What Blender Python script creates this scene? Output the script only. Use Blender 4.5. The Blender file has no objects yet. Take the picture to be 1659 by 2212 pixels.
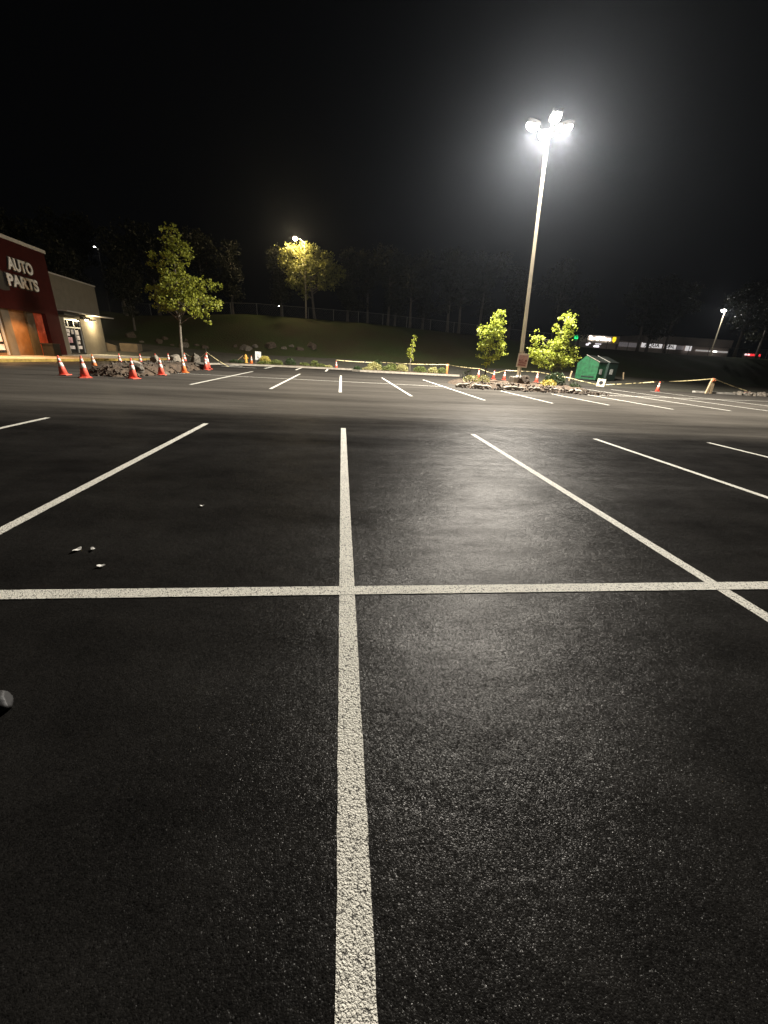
import bpy, math, random
from mathutils import Vector, Matrix, noise
R = math.radians
random.seed(7)
sc = bpy.context.scene
col = sc.collection

# ---------------------------------------------------------------- camera
CAM_H = 1.45
cd = bpy.data.cameras.new('camera'); cam = bpy.data.objects.new('camera', cd); col.objects.link(cam)
cd.sensor_fit = 'VERTICAL'; cd.sensor_height = 36.0; cd.lens = 840.0/2212.0*36.0
cd.clip_start = 0.05; cd.clip_end = 2000
X = Vector((0.993653, -0.10029493, 0.05093764)); U = Vector((-0.00941738, 0.3770651, 0.92613888)); B = Vector((-0.11209384, -0.92074037, 0.37372736))
mw = Matrix(((X.x, U.x, B.x, 0), (X.y, U.y, B.y, 0), (X.z, U.z, B.z, CAM_H), (0, 0, 0, 1)))
cam.matrix_world = mw
sc.camera = cam

# ---------------------------------------------------------------- night sky
w = bpy.data.worlds.new('World'); sc.world = w; w.use_nodes = True
wn = w.node_tree.nodes; bg = wn['Background']
bg.inputs[0].default_value = (0.8, 0.85, 1.0, 1); bg.inputs[1].default_value = 0.0012
vs = sc.view_settings
vs.view_transform = 'Standard'; vs.look = 'None'; vs.exposure = 0; vs.gamma = 1; vs.use_curve_mapping = False
sc.cycles.use_denoising = True
sc.cycles.volume_bounces = 0
sc.cycles.max_bounces = 6
sc.cycles.sample_clamp_indirect = 4

# ---------------------------------------------------------------- materials
def newmat(name):
    m = bpy.data.materials.new(name); m.use_nodes = True
    nt = m.node_tree; return m, nt.nodes, nt.links, nt.nodes['Principled BSDF']
def mat(name, c, rough=0.7, var=0.25, scale=6, bump=0.15, bscale=40, metal=0.0, spec=0.5, bdist=0.01, coords='Object'):
    m, n, l, b = newmat(name)
    b.inputs['Roughness'].default_value = rough; b.inputs['Metallic'].default_value = metal
    b.inputs['Specular IOR Level'].default_value = spec
    tc = n.new('ShaderNodeTexCoord')
    nz = n.new('ShaderNodeTexNoise'); nz.inputs['Scale'].default_value = scale; nz.inputs['Detail'].default_value = 6
    l.new(tc.outputs[coords], nz.inputs['Vector'])
    rp = n.new('ShaderNodeValToRGB'); rp.color_ramp.elements[0].position = 0.3; rp.color_ramp.elements[1].position = 0.7
    rp.color_ramp.elements[0].color = tuple(v*(1-var) for v in c)+(1,); rp.color_ramp.elements[1].color = tuple(min(1, v*(1+var)) for v in c)+(1,)
    l.new(nz.outputs['Fac'], rp.inputs['Fac']); l.new(rp.outputs['Color'], b.inputs['Base Color'])
    if bump:
        n2 = n.new('ShaderNodeTexNoise'); n2.inputs['Scale'].default_value = bscale; n2.inputs['Detail'].default_value = 4
        l.new(tc.outputs[coords], n2.inputs['Vector'])
        bp = n.new('ShaderNodeBump'); bp.inputs['Strength'].default_value = bump; bp.inputs['Distance'].default_value = bdist
        l.new(n2.outputs['Fac'], bp.inputs['Height']); l.new(bp.outputs['Normal'], b.inputs['Normal'])
    return m
def emis(name, c, s):
    m, n, l, b = newmat(name)
    b.inputs['Base Color'].default_value = tuple(min(1, v) for v in c)+(1,)
    b.inputs['Emission Color'].default_value = tuple(c)+(1,); b.inputs['Emission Strength'].default_value = s
    return m
def leafmat(name, c1, c2, trans=0.35):
    m, n, l, b = newmat(name)
    gi = n.new('ShaderNodeNewGeometry'); rp = n.new('ShaderNodeValToRGB')
    rp.color_ramp.elements[0].color = c1+(1,); rp.color_ramp.elements[1].color = c2+(1,)
    l.new(gi.outputs['Random Per Island'], rp.inputs['Fac']); l.new(rp.outputs['Color'], b.inputs['Base Color'])
    b.inputs['Roughness'].default_value = 0.5; b.inputs['Specular IOR Level'].default_value = 0.35
    t = n.new('ShaderNodeBsdfTranslucent'); l.new(rp.outputs['Color'], t.inputs['Color'])
    mx = n.new('ShaderNodeMixShader'); mx.inputs[0].default_value = trans
    out = n['Material Output']
    l.new(b.outputs[0], mx.inputs[1]); l.new(t.outputs[0], mx.inputs[2]); l.new(mx.outputs[0], out.inputs['Surface'])
    return m

def asphalt_mat(name, dark, light, rough, tilt=0.24, gloss=0.0185, aisle=0.75):
    m, n, l, b = newmat(name)
    tc = n.new('ShaderNodeTexCoord')
    # broad roller lanes and patches, drawn out along the lanes
    mp = n.new('ShaderNodeMapping'); mp.inputs['Scale'].default_value = (0.10, 0.62, 1)
    l.new(tc.outputs['Object'], mp.inputs['Vector'])
    big = n.new('ShaderNodeTexNoise'); big.inputs['Scale'].default_value = 1.0; big.inputs['Detail'].default_value = 5; big.inputs['Roughness'].default_value = 0.6
    l.new(mp.outputs['Vector'], big.inputs['Vector'])
    md = n.new('ShaderNodeTexNoise'); md.inputs['Scale'].default_value = 1.7; md.inputs['Detail'].default_value = 8; md.inputs['Roughness'].default_value = 0.65
    l.new(tc.outputs['Object'], md.inputs['Vector'])
    fine = n.new('ShaderNodeTexNoise'); fine.inputs['Scale'].default_value = 90; fine.inputs['Detail'].default_value = 3
    l.new(tc.outputs['Object'], fine.inputs['Vector'])
    a1 = n.new('ShaderNodeMath'); a1.operation = 'ADD'; l.new(big.outputs['Fac'], a1.inputs[0]); l.new(md.outputs['Fac'], a1.inputs[1])
    a2 = n.new('ShaderNodeMath'); a2.operation = 'MULTIPLY_ADD'; l.new(fine.outputs['Fac'], a2.inputs[0]); a2.inputs[1].default_value = 0.7; l.new(a1.outputs[0], a2.inputs[2])
    mr = n.new('ShaderNodeMapRange'); mr.inputs['From Min'].default_value = 1.05; mr.inputs['From Max'].default_value = 1.65
    l.new(a2.outputs[0], mr.inputs['Value'])
    mc = n.new('ShaderNodeMix'); mc.data_type = 'RGBA'; mc.inputs['A'].default_value = dark+(1,); mc.inputs['B'].default_value = light+(1,)
    l.new(mr.outputs['Result'], mc.inputs['Factor'])
    # paler base colour from the driving aisle on into the far stalls, edges wander
    sy = n.new('ShaderNodeSeparateXYZ'); l.new(tc.outputs['Object'], sy.inputs[0])
    wy = n.new('ShaderNodeMath'); wy.operation = 'MULTIPLY_ADD'; l.new(big.outputs['Fac'], wy.inputs[0]); wy.inputs[1].default_value = 5.0; l.new(sy.outputs['Y'], wy.inputs[2])
    r1 = n.new('ShaderNodeMapRange'); r1.interpolation_type = 'SMOOTHSTEP'; r1.inputs['From Min'].default_value = 9.5; r1.inputs['From Max'].default_value = 14.5; l.new(wy.outputs[0], r1.inputs['Value'])
    r2 = n.new('ShaderNodeMapRange'); r2.interpolation_type = 'SMOOTHSTEP'; r2.inputs['From Min'].default_value = 44; r2.inputs['From Max'].default_value = 19; l.new(wy.outputs[0], r2.inputs['Value'])
    rm = n.new('ShaderNodeMath'); rm.operation = 'MULTIPLY'; l.new(r1.outputs['Result'], rm.inputs[0]); l.new(r2.outputs['Result'], rm.inputs[1])
    # the paler tone varies in long uneven drifts along the aisle
    md2 = n.new('ShaderNodeMapRange'); md2.inputs['From Min'].default_value = .25; md2.inputs['From Max'].default_value = .7; md2.inputs['To Min'].default_value = .35; l.new(big.outputs['Fac'], md2.inputs['Value'])
    mg = n.new('ShaderNodeMath'); mg.operation = 'MULTIPLY'; l.new(rm.outputs[0], mg.inputs[0]); l.new(md2.outputs['Result'], mg.inputs[1])
    mg2 = n.new('ShaderNodeMath'); mg2.operation = 'MULTIPLY'; l.new(mg.outputs[0], mg2.inputs[0]); mg2.inputs[1].default_value = aisle
    ml = n.new('ShaderNodeMix'); ml.data_type = 'RGBA'; l.new(mg2.outputs[0], ml.inputs['Factor']); l.new(mc.outputs['Result'], ml.inputs['A']); ml.inputs['B'].default_value = (.125, .112, .094, 1)
    l.new(ml.outputs['Result'], b.inputs['Base Color'])
    rr = n.new('ShaderNodeMapRange'); rr.inputs['From Min'].default_value = 0.35; rr.inputs['From Max'].default_value = 0.65
    rr.inputs['To Min'].default_value = rough-0.05; rr.inputs['To Max'].default_value = rough+0.09
    l.new(big.outputs['Fac'], rr.inputs['Value']); l.new(rr.outputs['Result'], b.inputs['Roughness'])
    b.inputs['Specular IOR Level'].default_value = 0.38
    # stones of the wearing course
    vo = n.new('ShaderNodeTexVoronoi'); vo.inputs['Scale'].default_value = 190; l.new(tc.outputs['Object'], vo.inputs['Vector'])
    vo2 = n.new('ShaderNodeTexVoronoi'); vo2.inputs['Scale'].default_value = 420; l.new(tc.outputs['Object'], vo2.inputs['Vector'])
    cb = n.new('ShaderNodeMath'); cb.operation = 'MULTIPLY_ADD'; l.new(vo2.outputs['Distance'], cb.inputs[0]); cb.inputs[1].default_value = 0.5; l.new(vo.outputs['Distance'], cb.inputs[2])
    bp = n.new('ShaderNodeBump'); bp.invert = True; bp.inputs['Strength'].default_value = 0.55; bp.inputs['Distance'].default_value = 0.0014
    l.new(cb.outputs[0], bp.inputs['Height'])
    b2 = n.new('ShaderNodeBump'); b2.inputs['Strength'].default_value = 0.5; b2.inputs['Distance'].default_value = 0.03
    l.new(md.outputs['Fac'], b2.inputs['Height'])
    # every stone's top is tilted its own way
    gn = n.new('ShaderNodeVectorMath'); gn.operation = 'SUBTRACT'; l.new(vo.outputs['Color'], gn.inputs[0]); gn.inputs[1].default_value = (.5, .5, .5)
    gs = n.new('ShaderNodeVectorMath'); gs.operation = 'MULTIPLY'; l.new(gn.outputs[0], gs.inputs[0]); gs.inputs[1].default_value = (tilt, tilt, 0)
    ga = n.new('ShaderNodeVectorMath'); ga.operation = 'ADD'; l.new(gs.outputs[0], ga.inputs[0]); l.new(b2.outputs['Normal'], ga.inputs[1])
    gz = n.new('ShaderNodeVectorMath'); gz.operation = 'NORMALIZE'; l.new(ga.outputs[0], gz.inputs[0]); l.new(gz.outputs[0], bp.inputs['Normal'])
    l.new(bp.outputs['Normal'], b.inputs['Normal'])
    # the stones' gloss: a small share of light, shadowed by the rough texture at low angles
    b.inputs['Specular IOR Level'].default_value = 0.0
    g = n.new('ShaderNodeBsdfGlossy'); g.inputs['Color'].default_value = (1, .98, .95, 1); g.inputs['Roughness'].default_value = rough
    l.new(rr.outputs['Result'], g.inputs['Roughness']); l.new(bp.outputs['Normal'], g.inputs['Normal'])
    mx = n.new('ShaderNodeMixShader'); mx.inputs[0].default_value = gloss
    # worn stone tops shine a little more than the binder between them
    sp_ = n.new('ShaderNodeSeparateColor'); l.new(vo.outputs['Color'], sp_.inputs[0])
    gm = n.new('ShaderNodeMapRange'); gm.inputs['From Min'].default_value = .2; gm.inputs['From Max'].default_value = 1.0; gm.inputs['To Min'].default_value = gloss*.6; gm.inputs['To Max'].default_value = gloss*1.35
    l.new(sp_.outputs[2], gm.inputs['Value'])
    # matte blotches, scuffs and roller joints take the gloss off in places
    bl = n.new('ShaderNodeTexNoise'); bl.inputs['Scale'].default_value = 2.3; bl.inputs['Detail'].default_value = 7; bl.inputs['Roughness'].default_value = .7
    bm_ = n.new('ShaderNodeMapping'); bm_.inputs['Scale'].default_value = (.6, 1.5, 1); l.new(tc.outputs['Object'], bm_.inputs['Vector']); l.new(bm_.outputs['Vector'], bl.inputs['Vector'])
    br_ = n.new('ShaderNodeMapRange'); br_.inputs['From Min'].default_value = .36; br_.inputs['From Max'].default_value = .58; br_.inputs['To Min'].default_value = .66; br_.inputs['To Max'].default_value = 1.1; l.new(bl.outputs['Fac'], br_.inputs['Value'])
    gx = n.new('ShaderNodeMath'); gx.operation = 'MULTIPLY'; l.new(gm.outputs['Result'], gx.inputs[0]); l.new(br_.outputs['Result'], gx.inputs[1])
    l.new(gx.outputs[0], mx.inputs[0])
    l.new(b.outputs[0], mx.inputs[1]); l.new(g.outputs[0], mx.inputs[2]); l.new(mx.outputs[0], n['Material Output'].inputs['Surface'])
    return m
def paint_mat(name):
    m, n, l, b = newmat(name)
    tc = n.new('ShaderNodeTexCoord')
    dn = n.new('ShaderNodeTexNoise'); dn.inputs['Scale'].default_value = 70; dn.inputs['Detail'].default_value = 3; l.new(tc.outputs['Object'], dn.inputs['Vector'])
    dv = n.new('ShaderNodeVectorMath'); dv.operation = 'MULTIPLY_ADD'; l.new(dn.outputs['Color'], dv.inputs[0]); dv.inputs[1].default_value = (.012, .012, .012); l.new(tc.outputs['Object'], dv.inputs[2])
    vo = n.new('ShaderNodeTexVoronoi'); vo.inputs['Scale'].default_value = 135; l.new(dv.outputs[0], vo.inputs['Vector'])
    vo2 = n.new('ShaderNodeTexVoronoi'); vo2.inputs['Scale'].default_value = 330; l.new(dv.outputs[0], vo2.inputs['Vector'])
    nz = n.new('ShaderNodeTexNoise'); nz.inputs['Scale'].default_value = 55; nz.inputs['Detail'].default_value = 6; l.new(tc.outputs['Object'], nz.inputs['Vector'])
    cb = n.new('ShaderNodeMath'); cb.operation = 'MULTIPLY_ADD'; l.new(vo2.outputs['Distance'], cb.inputs[0]); cb.inputs[1].default_value = 0.5; l.new(vo.outputs['Distance'], cb.inputs[2])
    # crevices the sprayer did not reach
    s = n.new('ShaderNodeMath'); s.operation = 'MULTIPLY_ADD'; l.new(nz.outputs['Fac'], s.inputs[0]); s.inputs[1].default_value = 1.5; l.new(cb.outputs[0], s.inputs[2])
    mr = n.new('ShaderNodeMapRange'); mr.inputs['From Min'].default_value = 1.64; mr.inputs['From Max'].default_value = 1.90; l.new(s.outputs[0], mr.inputs['Value'])
    mc = n.new('ShaderNodeMix'); mc.data_type = 'RGBA'; mc.inputs['A'].default_value = (0.80, 0.77, 0.67, 1); mc.inputs['B'].default_value = (0.10, 0.095, 0.085, 1)
    we = n.new('ShaderNodeTexNoise'); we.inputs['Scale'].default_value = 3.5; we.inputs['Detail'].default_value = 5; l.new(tc.outputs['Object'], we.inputs['Vector'])
    wr = n.new('ShaderNodeMapRange'); wr.inputs['From Min'].default_value = .3; wr.inputs['From Max'].default_value = .7; wr.inputs['To Min'].default_value = .86; l.new(we.outputs['Fac'], wr.inputs['Value'])
    ws = n.new('ShaderNodeVectorMath'); ws.operation = 'SCALE'; l.new(mc.outputs['Result'], ws.inputs[0]); l.new(wr.outputs['Result'], ws.inputs['Scale'])
    l.new(mr.outputs['Result'], mc.inputs['Factor']); l.new(ws.outputs[0], b.inputs['Base Color'])
    b.inputs['Roughness'].default_value = 0.75; b.inputs['Specular IOR Level'].default_value = 0.3
    bp = n.new('ShaderNodeBump'); bp.invert = True; bp.inputs['Strength'].default_value = .85; bp.inputs['Distance'].default_value = 0.005
    l.new(cb.outputs[0], bp.inputs['Height']); l.new(bp.outputs['Normal'], b.inputs['Normal'])
    return m

M = {}
M['asphalt'] = asphalt_mat('fresh_asphalt', (0.0058, 0.0055, 0.0052), (0.0185, 0.0173, 0.0157), 0.345)
M['old_asphalt'] = asphalt_mat('old_asphalt', (0.05, 0.047, 0.038), (0.085, 0.08, 0.063), 0.85, 0.4, 0.003, 0.0)
M['paint'] = paint_mat('line_paint')
M['concrete'] = mat('concrete', (0.38, 0.35, 0.30), 0.9, 0.3, 3, 0.4, 30)
M['pale_concrete'] = mat('pale_concrete', (0.30, 0.265, 0.21), 0.9, 0.25, 5, 0.4, 30)
M['yellow_kerb'] = mat('yellow_kerb', (0.42, 0.28, 0.06), 0.8, 0.35, 4, 0.3, 30)
M['dirt'] = mat('dirt', (0.085, 0.058, 0.036), 0.95, 0.5, 5, 0.9, 14, bdist=0.06)
M['rock'] = mat('rock', (0.13, 0.11, 0.085), 0.9, 0.4, 5, 0.6, 12, bdist=0.05)
M['dark_rock'] = mat('dark_rock', (0.07, 0.05, 0.033), 0.9, 0.5, 6, 0.7, 14, bdist=0.05)
M['pale_rock'] = mat('pale_rock', (0.26, 0.225, 0.175), 0.9, 0.3, 7, 0.5, 20, bdist=0.03)
M['orange'] = mat('orange_plastic', (0.90, 0.13, 0.08), 0.55, 0.25, 9, 0.05, 60)
M['worn_orange'] = mat('faded_orange_plastic', (0.80, 0.22, 0.06), 0.5, 0.2, 9, 0.05, 60)
M['collar'] = mat('reflective_collar', (0.80, 0.74, 0.66), 0.4, 0.25, 14, 0.05, 60)
M['black'] = mat('black_rubber', (0.02, 0.02, 0.02), 0.6, 0.3, 8, 0.1, 40)
M['galv'] = mat('galvanised_steel', (0.42, 0.40, 0.36), 0.5, 0.15, 5, 0.1, 30, metal=0.3)
M['pole'] = mat('painted_pole', (0.42, 0.36, 0.26), 0.6, 0.15, 2, 0.1, 20)
M['pole_dark'] = mat('weathered_pole', (0.22, 0.19, 0.15), 0.7, 0.2, 2, 0.1, 20)
M['red_wall'] = mat('dark_red_stucco', (0.042, 0.0055, 0.0038), 0.95, 0.12, 3, 0.2, 60, spec=0.1)
M['orange_wall'] = mat('bright_red_stucco', (0.62, 0.10, 0.04), 0.85, 0.12, 3, 0.2, 60)
M['beige'] = mat('beige_stucco', (0.14, 0.12, 0.088), 0.95, 0.12, 2, 0.25, 50, spec=0.1)
M['brown'] = mat('brown_wall', (0.26, 0.13, 0.05), 0.9, 0.2, 2, 0.2, 40)
M['tan_block'] = mat('tan_block', (0.11, 0.08, 0.05), 0.95, 0.2, 2, 0.3, 20)
M['fence_steel'] = mat('weathered_fence_steel', (0.14, 0.135, 0.12), 0.6, 0.2, 5, 0.0, 30)
M['cap'] = mat('metal_coping', (0.32, 0.30, 0.28), 0.5, 0.1, 3, 0.0, 30, metal=0.2)
M['letter'] = mat('white_letter_face', (0.75, 0.72, 0.65), 0.5, 0.08, 3, 0.0, 30)
M['dark'] = mat('dark_metal', (0.02, 0.018, 0.016), 0.5, 0.3, 5, 0.05, 30)
M['glass'] = mat('dark_shop_glass', (0.012, 0.012, 0.014), 0.08, 0.2, 3, 0.0, 30)
M['alu'] = mat('aluminium_frame', (0.6, 0.6, 0.58), 0.35, 0.08, 6, 0.0, 30, metal=0.5)
M['poster'] = mat('printed_poster', (0.55, 0.50, 0.50), 0.6, 0.5, 3, 0.0, 30)
M['pink_poster'] = mat('pink_printed_poster', (0.5, 0.26, 0.30), 0.6, 0.5, 5, 0.0, 30)
M['bark'] = mat('bark', (0.20, 0.17, 0.13), 0.95, 0.35, 14, 0.8, 22, bdist=0.03)
M['dark_bark'] = mat('dark_bark', (0.11, 0.095, 0.08), 0.95, 0.35, 5, 0.8, 9, bdist=0.05)
M['green_steel'] = mat('green_painted_steel', (0.010, 0.085, 0.030), 0.5, 0.45, 3.5, 0.15, 12, bdist=0.02)
M['shade_green'] = mat('shade_dark_green_steel', (0.008, 0.022, 0.014), 0.55, 0.25, 3, 0.15, 12, bdist=0.02)  # green darkened for the side turned from the lamp; fork pockets share it
M['lid'] = mat('dark_plastic_lid', (0.02, 0.025, 0.02), 0.6, 0.3, 3, 0.15, 12)
M['decal'] = mat('pale_decal', (0.5, 0.5, 0.45), 0.6, 0.35, 9, 0.0, 12)
M['hydrant'] = mat('yellow_hydrant_paint', (0.75, 0.42, 0.08), 0.5, 0.15, 9, 0.05, 30)
M['whiteboard'] = mat('white_board', (0.72, 0.72, 0.68), 0.6, 0.08, 5, 0.0, 30)
M['grey_print'] = mat('grey_print', (0.25, 0.25, 0.26), 0.6, 0.1, 5, 0.0, 30)
M['cream_board'] = mat('cream_board', (0.70, 0.62, 0.45), 0.6, 0.12, 5, 0.0, 30)
M['sign_white'] = mat('faded_sign_white', (0.68, 0.60, 0.50), 0.7, 0.2, 9, 0.0, 30)
M['sign_pink'] = mat('faded_sign_pink', (0.50, 0.31, 0.27), 0.7, 0.25, 12, 0.0, 30)
M['sign_red'] = mat('faded_sign_red', (0.19, 0.03, 0.025), 0.7, 0.2, 9, 0.0, 30)
M['wood'] = mat('pale_timber', (0.46, 0.34, 0.20), 0.8, 0.25, 9, 0.2, 30)
M['orange_cloth'] = mat('faded_orange_cloth', (0.55, 0.16, 0.06), 0.9, 0.3, 9, 0.3, 20)
M['rust'] = mat('rusty_red_plastic', (0.22, 0.035, 0.02), 0.8, 0.4, 7, 0.3, 20)
M['petal'] = mat('white_petal', (0.85, 0.82, 0.76), 0.6, 0.05, 9, 0.0, 30)
M['shop_wall'] = mat('far_shop_wall', (0.48, 0.40, 0.36), 0.9, 0.2, 0.3, 0.0, 2)
M['shop_band'] = mat('far_shop_fascia', (0.75, 0.64, 0.56), 0.9, 0.15, 0.3, 0.0, 2)
M['leaf_bright'] = leafmat('bright_maple_leaf', (0.24, 0.30, 0.03), (0.55, 0.58, 0.10), 0.35)
M['leaf_mid'] = leafmat('green_maple_leaf', (0.17, 0.20, 0.02), (0.42, 0.43, 0.06), 0.3)
M['leaf_lamplit'] = leafmat('lamplit_leaf', (0.17, 0.17, 0.04), (0.36, 0.36, 0.11), 0.35)  # the street lamp's golden light is put into this leaf colour
M['leaf_dark'] = leafmat('dark_leaf', (0.014, 0.017, 0.008), (0.034, 0.033, 0.015), 0.25)
M['leaf_shrub'] = leafmat('shrub_leaf', (0.07, 0.10, 0.02), (0.20, 0.22, 0.06), 0.2)
M['leaf_pale'] = leafmat('pale_shrub_leaf', (0.25, 0.25, 0.07), (0.50, 0.45, 0.20), 0.2)
M['leaf_deep'] = leafmat('deep_green_leaf', (0.02, 0.04, 0.012), (0.05, 0.08, 0.02), 0.2)
M['leaf_yellow'] = leafmat('yellow_leaf', (0.45, 0.38, 0.06), (0.70, 0.60, 0.18), 0.2)
def tape_mat():
    m, n, l, b = newmat('caution_tape')
    tc = n.new('ShaderNodeTexCoord')
    nz = n.new('ShaderNodeTexNoise'); nz.inputs['Scale'].default_value = 5; nz.inputs['Detail'].default_value = 3; l.new(tc.outputs['Object'], nz.inputs['Vector'])
    rp = n.new('ShaderNodeValToRGB'); e = rp.color_ramp.elements
    e[0].position = 0.40; e[0].color = (0.10, 0.09, 0.05, 1); e[1].position = 0.47; e[1].color = (0.74, 0.62, 0.32, 1)
    l.new(nz.outputs['Fac'], rp.inputs['Fac']); l.new(rp.outputs['Color'], b.inputs['Base Color']); b.inputs['Roughness'].default_value = 0.4
    return m
M['tape'] = tape_mat()
def grass_mat():
    m, n, l, b = newmat('grass_slope')
    tc = n.new('ShaderNodeTexCoord')
    a = n.new('ShaderNodeTexNoise'); a.inputs['Scale'].default_value = 0.13; a.inputs['Detail'].default_value = 6; l.new(tc.outputs['Object'], a.inputs['Vector'])
    f = n.new('ShaderNodeTexNoise'); f.inputs['Scale'].default_value = 5; f.inputs['Detail'].default_value = 8; l.new(tc.outputs['Object'], f.inputs['Vector'])
    rp = n.new('ShaderNodeValToRGB'); e = rp.color_ramp.elements
    e[0].position = 0.38; e[0].color = (0.036, 0.031, 0.014, 1); e[1].position = 0.6; e[1].color = (0.032, 0.042, 0.013, 1)
    s = n.new('ShaderNodeMath'); s.operation = 'MULTIPLY_ADD'; l.new(f.outputs['Fac'], s.inputs[0]); s.inputs[1].default_value = 0.35
    s2 = n.new('ShaderNodeMath'); s2.operation = 'SUBTRACT'; l.new(a.outputs['Fac'], s2.inputs[0]); s2.inputs[1].default_value = 0.17
    l.new(s2.outputs[0], s.inputs[2])
    l.new(s.outputs[0], rp.inputs['Fac']); l.new(rp.outputs['Color'], b.inputs['Base Color']); b.inputs['Roughness'].default_value = 0.95
    b.inputs['Specular IOR Level'].default_value = 0.15
    bp = n.new('ShaderNodeBump'); bp.inputs['Strength'].default_value = 0.8; bp.inputs['Distance'].default_value = 0.15
    l.new(f.outputs['Fac'], bp.inputs['Height']); l.new(bp.outputs['Normal'], b.inputs['Normal'])
    return m
M['grass'] = grass_mat()

# ---------------------------------------------------------------- mesh helpers
class MB:
    def __init__(s): s.v = []; s.f = []
    def add(s, vs, fs):
        o = len(s.v); s.v += [tuple(p) for p in vs]; s.f += [tuple(i+o for i in f) for f in fs]; return s
    def box(s, x0, y0, z0, x1, y1, z1, m=None):
        v = [(x0,y0,z0),(x1,y0,z0),(x1,y1,z0),(x0,y1,z0),(x0,y0,z1),(x1,y0,z1),(x1,y1,z1),(x0,y1,z1)]
        if m is not None: v = [m @ Vector(p) for p in v]
        return s.add(v, [(3,2,1,0),(4,5,6,7),(0,1,5,4),(1,2,6,5),(2,3,7,6),(3,0,4,7)])
    def tube(s, pts, rs, n=8, cap=True):
        pts = [Vector(p) for p in pts]
        if not isinstance(rs, (list, tuple)): rs = [rs]*len(pts)
        rings = []; o = len(s.v)
        for i, p in enumerate(pts):
            d = (pts[min(i+1, len(pts)-1)] - pts[max(i-1, 0)]).normalized()
            a = d.orthogonal().normalized() if abs(d.z) < 0.9 else Vector((1, 0, 0)) - d*d.x
            a.normalize(); b = d.cross(a)
            for k in range(n):
                t = 2*math.pi*k/n; s.v.append(tuple(p + (a*math.cos(t)+b*math.sin(t))*rs[i]))
        for i in range(len(pts)-1):
            for k in range(n):
                s.f.append((o+i*n+k, o+i*n+(k+1) % n, o+(i+1)*n+(k+1) % n, o+(i+1)*n+k))
        if cap:
            s.f.append(tuple(o+k for k in range(n))[::-1]); s.f.append(tuple(o+(len(pts)-1)*n+k for k in range(n)))
        return s
    def lathe(s, prof, n=20, c=(0, 0, 0)):
        o = len(s.v)
        for r, z in prof:
            for k in range(n):
                t = 2*math.pi*k/n; s.v.append((c[0]+r*math.cos(t), c[1]+r*math.sin(t), c[2]+z))
        for i in range(len(prof)-1):
            for k in range(n): s.f.append((o+i*n+k, o+i*n+(k+1) % n, o+(i+1)*n+(k+1) % n, o+(i+1)*n+k))
        s.f.append(tuple(o+k for k in range(n))[::-1]); s.f.append(tuple(o+(len(prof)-1)*n+k for k in range(n)))
        return s
    def build(s, name, m, parent=None, loc=None, smooth=False):
        me = bpy.data.meshes.new(name); me.from_pydata(s.v, [], s.f); me.update()
        if smooth:
            for p in me.polygons: p.use_smooth = True
        me.materials.append(m)
        o = bpy.data.objects.new(name, me); col.objects.link(o)
        if parent is not None: o.parent = parent
        if loc is not None: o.location = loc
        return o
def tag(o, label=None, cat=None, group=None, kind=None):
    if label: o['label'] = label
    if cat: o['category'] = cat
    if group: o['group'] = group
    if kind: o['kind'] = kind
    return o
def empty(name, loc, label, cat, group=None, rz=0):
    o = bpy.data.objects.new(name, None); col.objects.link(o); o.empty_display_size = 0.2
    o.location = loc; o.rotation_euler = (0, 0, rz)
    return tag(o, label, cat, group)
def kids(o): return [c for c in bpy.data.objects if c.parent == o]
def copy_tree(o, parent=None):
    c = o.copy(); col.objects.link(c); c.parent = parent
    for ch in kids(o): copy_tree(ch, c)
    return c

# ---------------------------------------------------------------- terrain
def lerp_table(tb, x):
    if x <= tb[0][0]: return tb[0][1]
    for (a, b), (c, d) in zip(tb, tb[1:]):
        if x <= c: return b+(d-b)*(x-a)/(c-a)
    return tb[-1][1]
ZB = [(-40, 2.4), (-30, 1.8), (-24, 1.35), (-12.6, 0.72), (0, 0.78), (15, 0.6), (30, 0.62), (45, 0.25), (60, 0)]
ZC = [(-60, 6.6), (-47, 6.2), (-29, 4.9), (-14, 6.05), (4, 5.85), (21, 5.1), (39, 4.35), (58, 4.1), (80, 4.3)]
def sm(t): t = max(0, min(1, t)); return t*t*(3-2*t)
def ground(x, y):
    zb = lerp_table(ZB, x); zc = lerp_table(ZC, x)
    y0 = 40.0-6.5*sm((x-14)/8)
    if y < y0: return -0.03
    if y < 50: return -0.03+(zb+0.03)*((y-y0)/(50-y0))**1.2
    if y < 66:
        t = (y-50)/16; z = zb+(zc-zb)*(0.25*t+0.75*sm(t))
        nz = noise.noise(Vector((x*0.22, y*0.22, 0)))*0.35*min(1, (y-50)/3)*min(1, (66-y)/4)
        return z+nz
    if y < 90: return zc+(3.9-zc)*sm((y-66)/24)
    return 3.9
def grid(xs, ys, fz):
    mb = MB(); nx = len(xs)
    mb.v = [(x, y, fz(x, y)) for y in ys for x in xs]
    mb.f = [(j*nx+i, j*nx+i+1, (j+1)*nx+i+1, (j+1)*nx+i) for j in range(len(ys)-1) for i in range(nx-1)]
    return mb
def fr(a, b, st):
    n = int(round((b-a)/st)); return [a+(b-a)*i/n for i in range(n+1)]
o = grid(fr(-60, 90, 2), [-30]+fr(25, 50, 1), ground).build('back_drive', M['old_asphalt'], smooth=True); tag(o, kind='structure')
o = grid(fr(-80, 130, 1), fr(50, 70, 0.8)+fr(71, 100, 2), ground).build('grass_hill', M['grass'], smooth=True); tag(o, kind='structure')
mb = MB(); mb.add([(-900,-900,-0.10),(900,-900,-0.10),(900,52,-0.10),(-900,52,-0.10)], [(0,1,2,3)])
o = mb.build('ground', M['grass']); tag(o, kind='structure')
mb = MB(); mb.add([(-900,99,3.85),(900,99,3.85),(900,1200,3.85),(-900,1200,3.85)], [(0,1,2,3)])
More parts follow.
